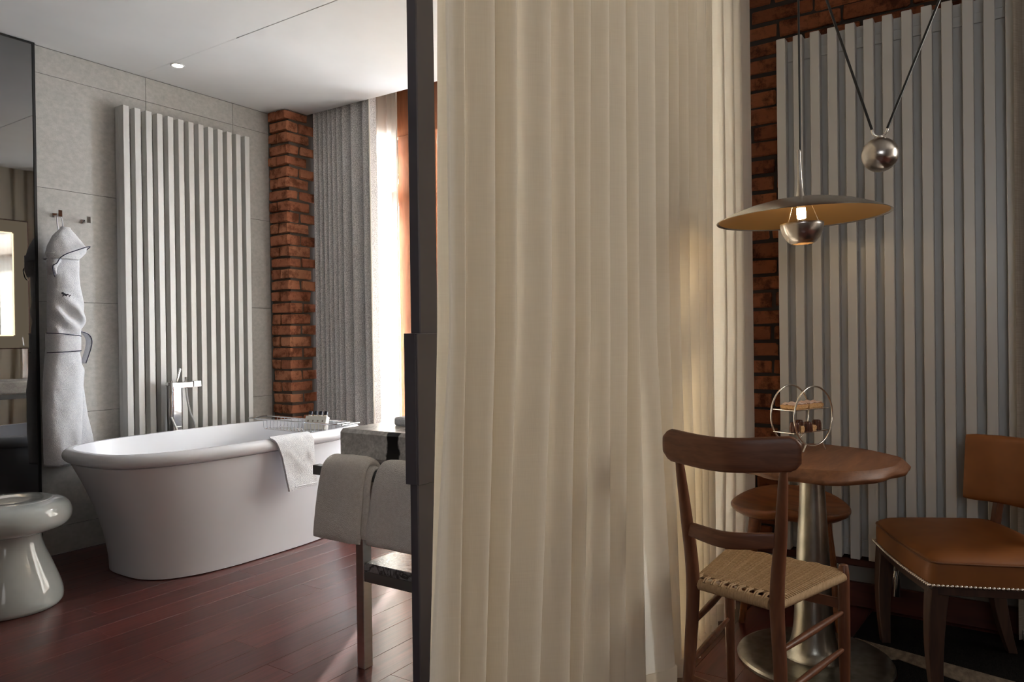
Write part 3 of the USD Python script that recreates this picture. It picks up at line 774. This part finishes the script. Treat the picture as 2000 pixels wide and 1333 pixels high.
part(vn, 'towel_rail', [box(1.690, 1.722, 1.40, 1.940, .690, .722, .0015), box(1.722, 1.830, 1.43, 1.455, .690, .722, .0015), box(1.722, 1.830, 1.80, 1.825, .690, .722, .0015)], 'steel_dark', smooth=False)
bs = thing('stone_basin', 'grey stone trough basin with a black stripe down its end, on the vanity', 'basin', (2.43, 1.64, .738))
outer = m3.Manifold(m3.Mesh(np.asarray(box(1.755, 3.09, 1.385, 1.885, .7385, .842, .012).vertices, np.float32), np.asarray(box(1.755, 3.09, 1.385, 1.885, .7385, .842, .012).faces, np.uint32)))
inner = m3.Manifold.cube((1.0, .34, .09)).translate((2.03, 1.47, .765))
part(bs, 'trough', outer - inner, 'basin_stone', smooth=False)
part(bs, 'drain', lathe([(.022, .7655), (.020, .768), (.0005, .768)], (2.5, 1.64, 0), 24), 'chrome')
bf = thing('basin_faucet', 'tall square chrome basin mixer standing on the stone basin', 'faucet', (2.96, 1.43, .842))
part(bf, 'column', box(2.935, 2.980, 1.402, 1.445, .8425, 1.125, .002), 'chrome')
part(bf, 'spout', box(2.935, 2.980, 1.445, 1.600, 1.098, 1.125, .002), 'chrome')
part(bf, 'lever', beam((2.957, 1.423, 1.126), (2.957, 1.395, 1.20), .014, .010, (1, 0, 0), .002), 'chrome')
single('face_cloth', box(1.90, 2.02, 1.665, 1.765, .8425, .872, .008), 'terry_white', 'small white folded face cloth lying on the stone basin', 'towel')


def pillow_drape(path_xz, y0, y1, th, seed, flare=(0., 0.)):
    """Thick folded towel over a bar, with rounded side folds; flare moves the two sides outwards towards the hems."""
    path = bez(path_xz, 64); nw = 30; C = np.zeros((64, nw, 3))
    ws = .5 - .5 * np.cos(np.linspace(0, PI, nw)); drop = np.clip((.745 - path[:, 1]) / .24, 0, 1)
    for j, w in enumerate(ws):
        C[:, j, 0] = path[:, 0]; C[:, j, 1] = y0 + (y1 - y0) * w - drop * flare[0] * (1 - w) + drop * flare[1] * w; C[:, j, 2] = path[:, 1]
    t = np.gradient(path, axis=0); t /= np.linalg.norm(t, axis=1, keepdims=True); nn = np.stack([-t[:, 1], np.zeros(64), t[:, 0]], 1)
    prof = (1 - np.abs(2 * ws - 1) ** 5) ** .5 * th / 2; fade = np.minimum(1, np.minimum(np.arange(64), 63 - np.arange(64)) / 2.5 + .25) ** .5
    k = (meshkit.fbm(C * 11, 3, seed) - .5)[..., None] * .014
    up = C + nn[:, None] * (prof[None, :, None] * fade[:, None, None] + k); dn_ = C - nn[:, None] * (prof[None, :, None] * fade[:, None, None] - k)
    return solid(grid_mesh(np.concatenate([up, dn_[:, ::-1]], 1), close_v=True, caps=True))


def rail_towel(y0, y1, zb, zb2, seed, label, fl=(0., 0.)):
    t = thing('bath_towel', label, 'towel', (1.70, (y0 + y1) / 2, zb))
    part(t, 'outer_fold', pillow_drape([(1.752, zb2), (1.750, .60), (1.748, .68), (1.736, .732), (1.706, .752), (1.676, .732), (1.662, .68), (1.654, .60), (1.649, .55), (1.647, zb)], y0, y1, .034, seed, fl), 'terry_cream', smooth=50)
    part(t, 'inner_fold', pillow_drape([(1.742, zb2 + .01), (1.740, .60), (1.737, .68), (1.728, .722), (1.706, .733), (1.686, .722), (1.676, .68), (1.671, .60), (1.668, .55), (1.667, zb + .012)], y0 - .016, y0 + .06, .015, seed + 3, (fl[0] * .6, 0)), 'terry_cream', smooth=50)
    return t


rail_towel(1.672, 1.868, .500, .53, 12, 'thick beige folded bath towel at the outer end of the towel rail', (-.006, .022))
rail_towel(1.405, 1.628, .505, .53, 15, 'thick beige folded bath towel on the towel rail, partly hidden by the dark post', (0., .022))
single('storage_box', box(2.02, 2.28, 1.43, 1.63, .3725, .60, .004), 'brown_box', 'brown wooden box on the marble shelf beside the dark post', 'box')

# ---- dark post with sliding clasp, lit mirror behind the curtain
ps = thing('partition_post', 'dark stained timber post at the edge of the cream curtain', 'post', (1.54, 1.32, 0))
part(ps, 'upper_post', box(1.511, 1.586, 1.300, 1.336, .95, 2.955, .003), 'gun_post', smooth=False)
part(ps, 'lower_post', box(1.494, 1.586, 1.301, 1.331, 0, .95, .003), 'gun_post', smooth=False)
part(ps, 'clasp', [box(1.488, 1.598, 1.292, 1.300, .752, 1.160, .002), box(1.488, 1.4935, 1.300, 1.340, .752, 1.160, .0015), box(1.5865, 1.598, 1.300, 1.340, .752, 1.160, .0015)], 'gun_post', smooth=False, label='dark metal clasp plate around the post')
lm = thing('lit_mirror', 'backlit mirror panel above the basin, standing behind the cream curtain', 'mirror', (2.6, 1.36, 1.10))
part(lm, 'panel', box(2.14, 3.03, 1.345, 1.372, 1.10, 2.22, .003), 'board_wood', smooth=False)
part(lm, 'glass', box(2.27, 2.90, 1.3725, 1.378, 1.22, 2.10, .001), 'mirror_clear', smooth=False)
part(lm, 'light_frame', [box(2.15, 2.27, 1.3725, 1.377, 1.11, 2.21, .001), box(2.90, 3.02, 1.3725, 1.377, 1.11, 2.21, .001), box(2.27, 2.90, 1.3725, 1.377, 1.11, 1.22, .001), box(2.27, 2.90, 1.3725, 1.377, 2.10, 2.21, .001)], 'mirror_glow', smooth=False)
part(lm, 'light_strip', [box(2.262, 2.272, 1.3775, 1.380, 1.22, 2.10, .0008), box(2.898, 2.908, 1.3775, 1.380, 1.22, 2.10, .0008), box(2.272, 2.898, 1.3775, 1.380, 1.212, 1.222, .0008), box(2.272, 2.898, 1.3775, 1.380, 2.098, 2.108, .0008)], 'strip_glow', smooth=False)
for x in (2.16, 2.98): part(lm, 'support', box(x, x + .03, 1.346, 1.371, .7385, 1.10, .001), 'black_metal', smooth=False)

# ================================================================== DINING CORNER
# ---- round table
tc = A([2.705, .548, 0])
tb = thing('round_table', 'round wooden table with an uneven natural edge on a hammered metal pedestal', 'table', tc)
a = np.linspace(0, 2 * PI, 160, endpoint=False)
rad = .302 + .010 * np.sin(2 * a + .6) + .006 * np.sin(5 * a + 1.2) + .004 * np.sin(9 * a)
low = .016 * np.sin(4 * a + .3) + .008 * np.sin(11 * a + 1)
TT = .720
prof_t = [(.02, 0, 1), (.5, 0, 1), (.925, 0, 1), (.937, -.0012, .9), (.972, -.013, .7), (.998, -.025, .5), (1.0, -.030, .3), (.985, -.039, .15), (.95, -.0435, .1), (.85, -.044, 0), (.05, -.044, 0)]
rings = []
for s, dz, keep in prof_t:
    rr = rad * s if keep == 1 else (rad + low * (1 - keep) * 1.0) * s
    rings.append(np.stack([tc[0] + rr * np.cos(a), tc[1] + rr * np.sin(a), np.full(160, TT + dz)], 1))
part(tb, 'tabletop', solid(grid_mesh(A(rings), close_v=True, caps=True)), 'table_wood', smooth=40)
cp = bez([(.040, .676), (.042, .60), (.047, .50), (.053, .40), (.057, .30), (.062, .20), (.068, .12), (.080, .06), (.100, .034), (.110, .0265)], 40)
colm = lathe(cp, tc, 48)
part(tb, 'pedestal', colm, 'pewter', smooth=60)
part(tb, 'foot_disc', lathe([(.0005, .026), (.235, .025), (.252, .020), (.257, .012), (.254, .001), (.0005, .001)], tc, 80), 'pewter', smooth=30)

# ---- two-ring cake stand
right_d, fwd_d = A([.206, -.978, 0]), A([.978, .206, 0])
nv = .8 * (-right_d) + .6 * fwd_d; wv = .6 * right_d + .8 * fwd_d; zv = A([0, 0, 1.])
c0 = A([2.795, .558, TT]) ; RR = .107; zc = .128
cs = thing('cake_stand', 'two-tier round silver wire cake stand on the wooden table', 'cake stand', c0 + nv * .05)


def ring_pts(off, r): return [c0 + nv * off + wv * r * math.cos(t) + zv * (zc + r * math.sin(t)) for t in np.linspace(0, 2 * PI, 72, endpoint=False)]


SP = .100
for off in (0, SP):
    part(cs, 'hoop', tube(ring_pts(off, RR), .0034, 8, closed=True), 'silver', smooth=True)
    for sx in (-1, 1):
        f0 = c0 + nv * off + wv * sx * RR * math.sin(.42) + zv * (zc - RR * math.cos(.42))
        f1 = c0 + nv * off + wv * sx * .062 + zv * .003
        part(cs, 'foot', tube([f0, f1], .0032, 8), 'silver')
for zz in (.152, .071):
    hw = math.sqrt(max(RR ** 2 - (zz - zc) ** 2, 0))
    hw2 = hw + (.012 if zz < .1 else -.001)
    S = thing  # noqa
    plate = part(cs, 'tier_plate', obox(c0 + nv * SP / 2 + zv * zz, wv, nv, zv, (hw2, SP / 2 - .004, .0016), .001), 'silver', smooth=False)
pz0 = c0 + zv * (.152 + .0018); pz1 = c0 + zv * (.071 + .0018)


def slab(c, u, v, w, d, h, m, name, lab, cat, top=None):
    t = thing(name, lab, cat, c)
    g = solid(trimesh.convex.convex_hull(np.vstack([c + u * x * w / 2 + v * y * d / 2 + zv * z for x, y, z in
        [(-1, -1, .15 * h), (1, -1, .15 * h), (1, 1, .15 * h), (-1, 1, .15 * h), (-.9, -.9, 0), (.9, -.9, 0), (.9, .9, 0), (-.9, .9, 0), (-1.06, -1.06, .72 * h), (1.06, -1.06, .72 * h), (1.06, 1.06, .72 * h), (-1.06, 1.06, .72 * h), (-.8, -.8, h), (.8, -.8, h), (.8, .8, h), (-.8, .8, h)]])))
    part(t, 'cake_base', g, m, smooth=25)
    if top:
        S = A([[c + u * x * w * .48 + v * y * d * .48 + zv * (h + .006 * (1 - .5 * x * x - .4 * y * y) + .004 * math.sin(7 * x + 3) * math.sin(5 * y + 1)) for y in np.linspace(-1, 1, 9)] for x in np.linspace(-1, 1, 13)])
        part(t, 'topping', shell(S, -.004), top, smooth=True)
    return t


slab(pz0 + nv * .048 - wv * .044, wv, nv, .080, .055, .017, 'pastry', 'tart_slice', 'golden tart slice on the left of the cake stand top tier', 'pastry', 'icing')
slab(pz0 + nv * .048 + wv * .044, wv, nv, .078, .055, .018, 'pastry', 'tart_slice', 'golden tart slice with pink topping on the right of the cake stand top tier', 'pastry', 'icing')


def canele(p, lab):
    t = thing('canele', lab, 'pastry', p)
    an = np.linspace(0, 2 * PI, 48, endpoint=False); rg_ = []
    for f, z in ((.02, 0), (.95, 0), (1.0, .002), (.97, .012), (.90, .026), (.84, .031), (.70, .0335), (.45, .031), (.02, .029)):
        rr = .0165 * f * (1 + .07 * np.cos(12 * an)); rg_.append(np.stack([p[0] + rr * np.cos(an), p[1] + rr * np.sin(an), np.full(48, p[2] + z)], 1))
    part(t, 'crust', solid(grid_mesh(A(rg_), close_v=True, caps=True)), 'canele', smooth=40)


canele(pz1 + nv * .030 - wv * .068, 'dark fluted cake at the left end of the cake stand lower tier')
canele(pz1 + nv * .018 - wv * .010, 'dark fluted cake in the front middle of the cake stand lower tier')
canele(pz1 + nv * .072 + wv * .012, 'dark fluted cake in the back middle of the cake stand lower tier')
canele(pz1 + nv * .040 + wv * .070, 'dark fluted cake at the right end of the cake stand lower tier')
slab(pz1 + nv * .026 - wv * .040, wv, nv, .020, .020, .020, 'pastry', 'sponge_square', 'small golden sponge square left of the middle on the cake stand lower tier', 'pastry')
slab(pz1 + nv * .036 + wv * .030, wv, nv, .036, .024, .018, 'pastry', 'sponge_square', 'golden sponge slice beside the right-hand dark cake on the cake stand lower tier', 'pastry')

# ---- woven seat chair with curved top rail
wc = thing('woven_chair', 'dark walnut chair with woven cord seat and curved top rail at the table', 'chair', (2.16, .59, 0))
BLs, BRs, FRs, FLs = A([2.030, .737, .445]), A([1.975, .490, .445]), A([2.335, .388, .445]), A([2.390, .745, .445])
for S_, lab in (('L', 1), ('R', -1)):
    b = BLs if S_ == 'L' else BRs; f = FLs if S_ == 'L' else FRs
    top = A([1.925, .738, .835]) if S_ == 'L' else A([1.905, .452, .825])
    foot = A([1.985, .752, 0]) if S_ == 'L' else A([1.930, .470, 0])
    pts = bez([foot, foot * .45 + b * .55 + A([.012, 0, 0]) - A([0, 0, 0]), b, b * .5 + top * .5 + A([.006, 0, 0]), top], 40)
    part(wc, 'back_post', tube(pts, np.interp(np.linspace(0, 1, 40), [0, .25, .5, .75, .93, 1], [.0135, .0175, .0195, .0165, .0125, .006]), 14), 'walnut', smooth=True)
    fl_ = bez([A([f[0] + .01, f[1], 0]), A([f[0], f[1], .24]), A([f[0], f[1], .462])], 16)
    part(wc, 'front_leg', tube(fl_, np.interp(np.linspace(0, 1, 16), [0, .5, .93, 1], [.0125, .017, .0165, .013]), 14), 'walnut', smooth=True)
    for z0, z1_ in ((.315, .325), (.205, .215)):
        p0 = A([np.interp(z0, [0, .445], [foot[0], b[0]]) + .006, np.interp(z0, [0, .445], [foot[1], b[1]]), z0]); p1 = A([f[0], f[1], z1_ + .0])
        part(wc, 'stretcher', tube([p0 + (p1 - p0) * t for t in np.linspace(0, 1, 9)], [.0055, .0075, .009, .0100, .0105, .0100, .009, .0075, .0055], 10), 'walnut', smooth=True)


def slat(p0, p1, pm, h0, h1, th, n=30, round_=.0):
    """Curved back slat from p0 to p1 bulging through pm; height h at the ends and middle."""
    c = bez([p0, pm, p1], n); P = []
    for i in range(n):
        t = i / (n - 1); h = h0 + (h1 - h0) * math.sin(PI * t)
        e = min(t, 1 - t) * (n - 1); h *= (1 - round_ * max(0, 1 - e / 2.2) ** 2)
        d = np.gradient(c, axis=0)[i]; nn = A([d[1], -d[0], 0]); nn /= np.linalg.norm(nn)
        ring = []
        for q in np.linspace(0, 2 * PI, 16, endpoint=False):
            ring.append(c[i] + nn * th / 2 * np.sign(math.cos(q)) * abs(math.cos(q)) ** .6 + A([0, 0, h / 2 * np.sign(math.sin(q)) * abs(math.sin(q)) ** .5]))
        P.append(ring)
    return solid(grid_mesh(A(P), close_v=True, caps=True))


part(wc, 'top_rail', slat(A([1.945, .782, .842]), A([1.915, .412, .846]), A([1.876, .600, .835]), .092, .090, .020, round_=.45), 'walnut_across', smooth=True)
part(wc, 'lower_slat', slat(A([1.990, .733, .600]), A([1.952, .476, .612]), A([1.930, .605, .600]), .040, .046, .014), 'walnut_across', smooth=True)
part(wc, 'cross_stretcher', beam(FLs * A([1, 1, 0]) + A([0, 0, .345]), FRs * A([1, 1, 0]) + A([0, 0, .345]), .012, .030, b=.004), 'walnut')
part(wc, 'cross_stretcher', tube([BLs * A([1, 1, 0]) + A([-.02, 0, .17]), BRs * A([1, 1, 0]) + A([-.025, 0, .17])], .009, 10), 'walnut')


def ribbed(p, q, r, pitch=.0042):
    n = int(np.linalg.norm(A(q) - A(p)) / pitch * 3); t = np.linspace(0, 1, n)
    return tube(A(p) + (A(q) - A(p)) * t[:, None], r * (1 + .055 * np.cos(np.arange(n) * 2 * PI / 3)), 12)


dz = A([0, 0, -.012])
seat = part(wc, 'seat_rail', ribbed(BLs + dz + A([.004, -.016, 0]), BRs + dz + A([.004, .018, 0]), .0150), 'papercord', smooth=True)
part(wc, 'seat_rail', ribbed(FLs + dz + A([.0, -.015, 0]), FRs + dz + A([.0, .015, 0]), .0150), 'papercord', smooth=True)
part(wc, 'seat_rail', ribbed(BLs + dz + A([.018, .0, -.004]), FLs + dz + A([-.015, 0, -.004]), .0125), 'papercord', smooth=True)
part(wc, 'seat_rail', ribbed(BRs + dz + A([.018, .0, -.004]), FRs + dz + A([-.015, 0, -.004]), .0125), 'papercord', smooth=True)
cords = []; NW = 58; NC = 9
for i in range(NW):
    v = .115 + (.985 - .115) * i / (NW - 1)
    L = BLs + (FLs - BLs) * v; Rr = BRs + (FRs - BRs) * v; pts = []
    for u in np.linspace(0, 1, 37):
        wv_ = math.cos(u * NC * 2 * PI / 2 + PI * (i % 2))
        sag = -.010 * math.sin(PI * u) * math.sin(PI * v)
        edge_d = -.010 * (abs(2 * u - 1) ** 8)
        pts.append(L + (Rr - L) * (u * 1.02 - .01) + A([0, 0, .004 + .0024 * wv_ + sag + edge_d]))
    cords.append(tube(pts, .0034, 6))
part(wc, 'woven_seat', cords, 'papercord', smooth=True, kind='stuff')
warp = []
for k in range(NC + 1):
    for o in (-.0032, .0032):
        u = (k + .5) / (NC + 1); p0 = BLs + (BRs - BLs) * u; p1 = FLs + (FRs - FLs) * u; d = (BRs - BLs) / np.linalg.norm(BRs - BLs) * o
        warp.append(tube([p0 + d + A([-.004, 0, .0]), p0 + d + (p1 - p0) * .04 + A([0, 0, .006]), p0 + d + (p1 - p0) * .12 + A([0, 0, .002]), p1 * .5 + p0 * .5 + d + A([0, 0, -.012]), p1 + d + A([0, 0, 0])], .0029, 6))
part(wc, 'warp_cords', warp, 'papercord', smooth=True, kind='stuff')

# ---- saddle stool behind the table
st = A([3.010, .695, 0]); ws = thing('saddle_stool', 'low wooden stool with scooped saddle seat behind the round table', 'stool', st)
ud, vd = A([.17, -.985, 0]), A([.985, .17, 0])      # across, back
nu_, nv_ = 30, 60; rings = []
aa = np.linspace(0, 2 * PI, nv_, endpoint=False)


def seat_pt(rho, t, under=0.):
    wx, wy = .222 * np.sign(math.cos(t)) * abs(math.cos(t)) ** .85, .165 * np.sign(math.sin(t)) * abs(math.sin(t)) ** .9
    if math.sin(t) < 0: wy *= 1 - .16 * math.exp(-(math.cos(t) / .22) ** 2)       # notch at the front
    x, y = wx * rho, wy * rho
    z = .455 + .050 * max(0, y / .165) ** 2 * 1 + .018 * rho ** 3 + .016 * (math.exp(-(x / .05) ** 2) * max(0, -y / .165) ** 1.5)
    return st + ud * x + vd * y + A([0, 0, z - under])


for rho in (.02, .3, .55, .75, .9, .97): rings.append([seat_pt(rho, t) for t in aa])
for rho, un in ((1.0, .006), (1.0, .014), (.97, .024), (.85, .034), (.5, .040), (.02, .042)): rings.append([seat_pt(rho, t, un) for t in aa])
part(ws, 'seat', solid(grid_mesh(A(rings), close_v=True, caps=True)), 'stool_wood', smooth=50)
for sx, sy in ((-1, -1), (1, -1), (-1, 1), (1, 1)):
    tp = st + ud * .125 * sx + vd * (.085 if sy > 0 else -.075) + A([0, 0, .425 + (.012 if sy > 0 else 0)]); bt2 = st + ud * .180 * sx + vd * (.140 if sy > 0 else -.055)
    part(ws, 'leg', tube([tp + (bt2 - tp) * t for t in np.linspace(0, 1, 8)], np.linspace(.021, .0125, 8), 14), 'stool_wood', smooth=True)

# ---- leather chair with nailheads
QA, QB = A([3.000, .392, 0]), A([2.548, .180, 0])
ua = (QB - QA) / np.linalg.norm(QB - QA); va = A([-ua[1], ua[0], 0]); va = va if va[1] < 0 else -va
WL = np.linalg.norm(QB - QA); DL = .41
lc = thing('leather_chair', 'tan leather dining chair with brass nailheads at the right edge of the picture', 'chair', (QA + QB) / 2 + va * .22)
def q(u, v, z): return QA + ua * u + va * v + A([0, 0, z])
def seat_outline(inset, z, crown=0., k=20):
    pts = []; c = .022
    loop = [(0, 0), (WL, 0), (WL + .015, DL), (-.015, DL)]
    for i in range(4):
        p0, p1 = A(loop[i]), A(loop[(i + 1) % 4])
        for t in np.linspace(0, 1, k, endpoint=False):
            p = p0 + (p1 - p0) * t
            bow = .012 * math.sin(PI * t) if i in (0, 2) else .006 * math.sin(PI * t)
            o = {0: A([0, -1]), 1: A([1, 0]), 2: A([0, 1]), 3: A([-1, 0])}[i]
            p = p + o * bow
            ctr = A([WL / 2, DL / 2]); p = ctr + (p - ctr) * (1 - inset)
            pts.append(p)
    pts = A(pts)
    sm = (np.roll(pts, 1, 0) + pts * 2 + np.roll(pts, -1, 0)) / 4; sm = (np.roll(sm, 1, 0) + sm * 2 + np.roll(sm, -1, 0)) / 4
    return A([q(x, y, z) for x, y in sm])


rings = [seat_outline(.03, .372), seat_outline(.0, .376), seat_outline(-.006, .40), seat_outline(-.004, .430), seat_outline(.004, .444)]
part(lc, 'seat_side', solid(grid_mesh(A(rings + [seat_outline(.25, .440)]), close_v=True, caps=True)), 'leather', smooth=40)
rings = [seat_outline(.012, .440), seat_outline(.010, .447), seat_outline(.03, .454), seat_outline(.12, .467), seat_outline(.30, .480), seat_outline(.6, .488), seat_outline(.97, .490)]
part(lc, 'seat_cushion', solid(grid_mesh(A(rings), close_v=True, caps=True)), 'leather', smooth=60)
part(lc, 'seat_piping', tube(seat_outline(.000, .4445), .0032, 6, closed=True), 'leather_piping', smooth=True)
o = seat_outline(-.014, .377, k=200); seg = np.r_[0, np.cumsum(np.linalg.norm(np.diff(np.vstack([o, o[:1]]), axis=0), axis=1))]
nails = []; NN = int(seg[-1] / .0125); proto = trimesh.creation.icosphere(1, 1.0)
for i in range(NN):
    d = seg[-1] * i / NN; j = min(np.searchsorted(seg, d, 'right') - 1, len(o) - 1); p = o[j] + (o[(j + 1) % len(o)] - o[j]) * (d - seg[j]) / max(seg[j + 1] - seg[j], 1e-9)
    nails.append(trimesh.Trimesh(proto.vertices * .0062 + p, proto.faces, process=False))
part(lc, 'nailhead_trim', nails, 'silver', smooth=True, kind='stuff', label='row of small brass nailheads')
rings = [seat_outline(.035, .345), seat_outline(.012, .348), seat_outline(.012, .371), seat_outline(.035, .373)]
part(lc, 'seat_apron', solid(grid_mesh(A(rings), close_v=True, caps=True)), 'dark_leg_wood', smooth=30)
for (u, v, du, dv) in ((.030, .030, -.004, -.004), (WL - .030, .030, .004, -.004), (.050, DL - .03, .02, .05), (WL - .05, DL - .03, -.02, .05)):
    r4 = []
    for t in np.linspace(0, 1, 14):
        h = .0118 + .350 * (1 - t); w = .0265 * (1 - .45 * t ** 1.3); bow = .010 * math.sin(PI * t) * (1 if v < .1 else -1)
        cu, cv = u + du * t, v + dv * t * t - (bow if v < .1 else 0)
        r4.append([q(cu + sx * w, cv + sy * w, h) for sx, sy in ((-1, -.9), (-.9, -1), (.9, -1), (1, -.9), (1, .9), (.9, 1), (-.9, 1), (-1, .9))])
    part(lc, 'leg', solid(grid_mesh(A(r4), close_v=True, caps=True)), 'dark_leg_wood', smooth=30)
for u in (.085, WL - .085):
    part(lc, 'back_upright', beam(q(u, DL - .045, .40), q(u, DL - .008, .66), .036, .022, tuple(va), .004), 'walnut')
bpath = bez([(.035, .300), (.100, .385), (.185, .430), (WL / 2, .445), (WL - .185, .430), (WL - .100, .385), (WL - .035, .300)], 40)
bt_t = np.gradient(bpath, axis=0); bt_t /= np.linalg.norm(bt_t, axis=1, keepdims=True); S = []
for i, ((u, v), (tu, tv)) in enumerate(zip(bpath, bt_t)):
    e = min(i, 39 - i); k_ = 1 - .30 * max(0, 1 - e / 1.5) ** 2; ring = []
    for qq in np.linspace(0, 2 * PI, 32, endpoint=False):
        cx_, sx_ = math.cos(qq), math.sin(qq)
        dd = .023 * np.sign(cx_) * abs(cx_) ** .6 * k_; hh = .117 * np.sign(sx_) * abs(sx_) ** .18 * (1 - .03 * max(0, 1 - e / 1.5))
        ring.append(q(u - tv * dd, v + tu * dd + .05 * hh, .662 + hh))
    S.append(ring)
part(lc, 'backrest', solid(grid_mesh(A(S), close_v=True, caps=True)), 'leather', smooth=40)

# ---- rug
rug = thing('rug', 'black rug with tan hide bands on the floor under the table and leather chair', 'rug', (2.5, -.1, 0))
from shapely.geometry import Point


def flat(poly, z0, z1): m = trimesh.creation.extrude_polygon(Polygon(poly).difference(Point(tc[0], tc[1]).buffer(.2605, 40)), z1 - z0, engine='earcut'); m.apply_translation((0, 0, z0)); return m
part(rug, 'pile', flat([(3.29, .44), (3.26, -.95), (1.85, -.90), (2.05, -.05), (2.50, .50)], .0005, .009), 'rug_black', smooth=False)
part(rug, 'tan_band', flat([(2.965, .455), (2.845, -.10), (2.74, -.60), (2.64, -.60), (2.765, .10), (2.850, .300), (2.80, .36), (2.60, .40), (2.55, .46), (2.75, .47)], .009, .0115), 'rug_tan', smooth=False)

# ---- pendant lamp with counterweight
lx = A([2.600, .553, 0]); LZ = 1.598
pl = thing('pendant_lamp', 'brushed metal disc pendant lamp with ball counterweight on black cords', 'lamp', (lx[0], lx[1], LZ - .13))
rot = trimesh.transformations.rotation_matrix(math.radians(-1.6), [.9, .43, 0], [lx[0], lx[1], LZ])
def tilt(m): m = trimesh.Trimesh(*arr(m), process=False); m.apply_transform(rot); return m
shade_o = [(.016, .004), (.06, .001), (.12, -.009), (.18, -.024), (.235, -.044), (.268, -.0595), (.276, -.0640)]
def c_l(z=0): return (lx[0], lx[1], LZ + z)
sh_ = part(pl, 'shade', tilt(lathe(shade_o + [(.2755, -.0655), (.268, -.0615)], c_l(), 96, caps=False)), 'nickel', smooth=50)
part(sh_, 'inner_shade', tilt(lathe([(.268, -.0617), (.235, -.0465), (.18, -.0262), (.12, -.0112), (.06, -.001), (.016, .0015)], c_l(), 96, caps=False)), 'gold_inside', smooth=50, label='warm gold underside of the shade')
part(pl, 'stem', tilt(lathe(bez([(.022, .0), (.016, .012), (.0105, .035), (.0078, .07), (.0068, .11), (.0062, .160), (.004, .166)], 24), c_l(), 24)), 'nickel', smooth=60)
bowl = bez([(.036, -.150), (.048, -.140), (.062, -.118), (.069, -.092), (.0695, -.082)], 20)
bi = A([(r_ - .002, z_) for r_, z_ in bowl])[::-1]
bw = part(pl, 'reflector_bowl', tilt(lathe(np.vstack([bowl, bi]), c_l(), 64, caps=False)), 'nickel', smooth=50)
for k in range(3):
    t = 2 * PI * k / 3 + .4
    part(pl, 'strut', tilt(tube([(lx[0] + .030 * math.cos(t), lx[1] + .030 * math.sin(t), LZ - .004), (lx[0] + .058 * math.cos(t), lx[1] + .058 * math.sin(t), LZ - .084)], .0022, 8)), 'silver')
part(pl, 'socket', tilt(lathe([(.014, .0), (.014, -.030), (.0005, -.030)], c_l(), 20)), 'ceramic_white')
part(pl, 'bulb', tilt(lathe(bez([(.013, -.028), (.0145, -.034), (.0145, -.060), (.012, -.066), (.0005, -.068)], 16), c_l(), 24)), 'bulb_glow', smooth=True)
part(pl, 'cord', tube([(lx[0], lx[1], LZ + .162), (lx[0] - .004, lx[1], 2.955)], .0034, 8), 'black_metal')
bc = A([2.600, .312, 1.712])
part(pl, 'counterweight', lathe([(.0005, -.0545)] + [(.0545 * math.sin(t), -.0545 * math.cos(t)) for t in np.linspace(.08, PI - .16, 30)] + [(.009, .0545), (.008, .060), (.0005, .060)], bc, 48), 'nickel', smooth=60)
d_ = A([.206, -.978, 0])
part(pl, 'yoke', tube([bc + d_ * .022 * math.sin(t) + A([0, 0, .082 - .024 * math.cos(t)]) for t in np.linspace(-1.55, 1.55, 24)], .0042, 10), 'silver', smooth=True)
for s, yy in ((-1, .462), (1, .146)):
    p0 = bc + d_ * .022 * s + A([0, 0, .082]); p1 = A([2.60, yy, 2.235 if s < 0 else 2.155]); p2 = p0 + (p1 - p0) * (2.955 - p0[2]) / (p1[2] - p0[2])
    part(pl, 'cable', tube([p0, p2], .0040, 8), 'black_metal')

# ---- beige curtain at the right edge
bg = thing('beige_curtain', 'coarse beige woven curtain at the right edge beside the radiator', 'curtain', (3.22, -.3, .03))
P = fold_curtain(lambda z: [-.050, -.14, -.23, -.31, -.40, -.50, -.60, -.70], 3.185, .06, .035, 2.93, axis='y', per=12, nz=20, seed=14)
part(bg, 'cloth', grid_mesh(P), 'linen_beige', smooth=True)
part(bg, 'hem_roll', tube([(3.19 + .02 * math.sin(j * .9), -.066 - .03 * j, .052) for j in range(18)], .020, 10), 'terry_cream', smooth=True)
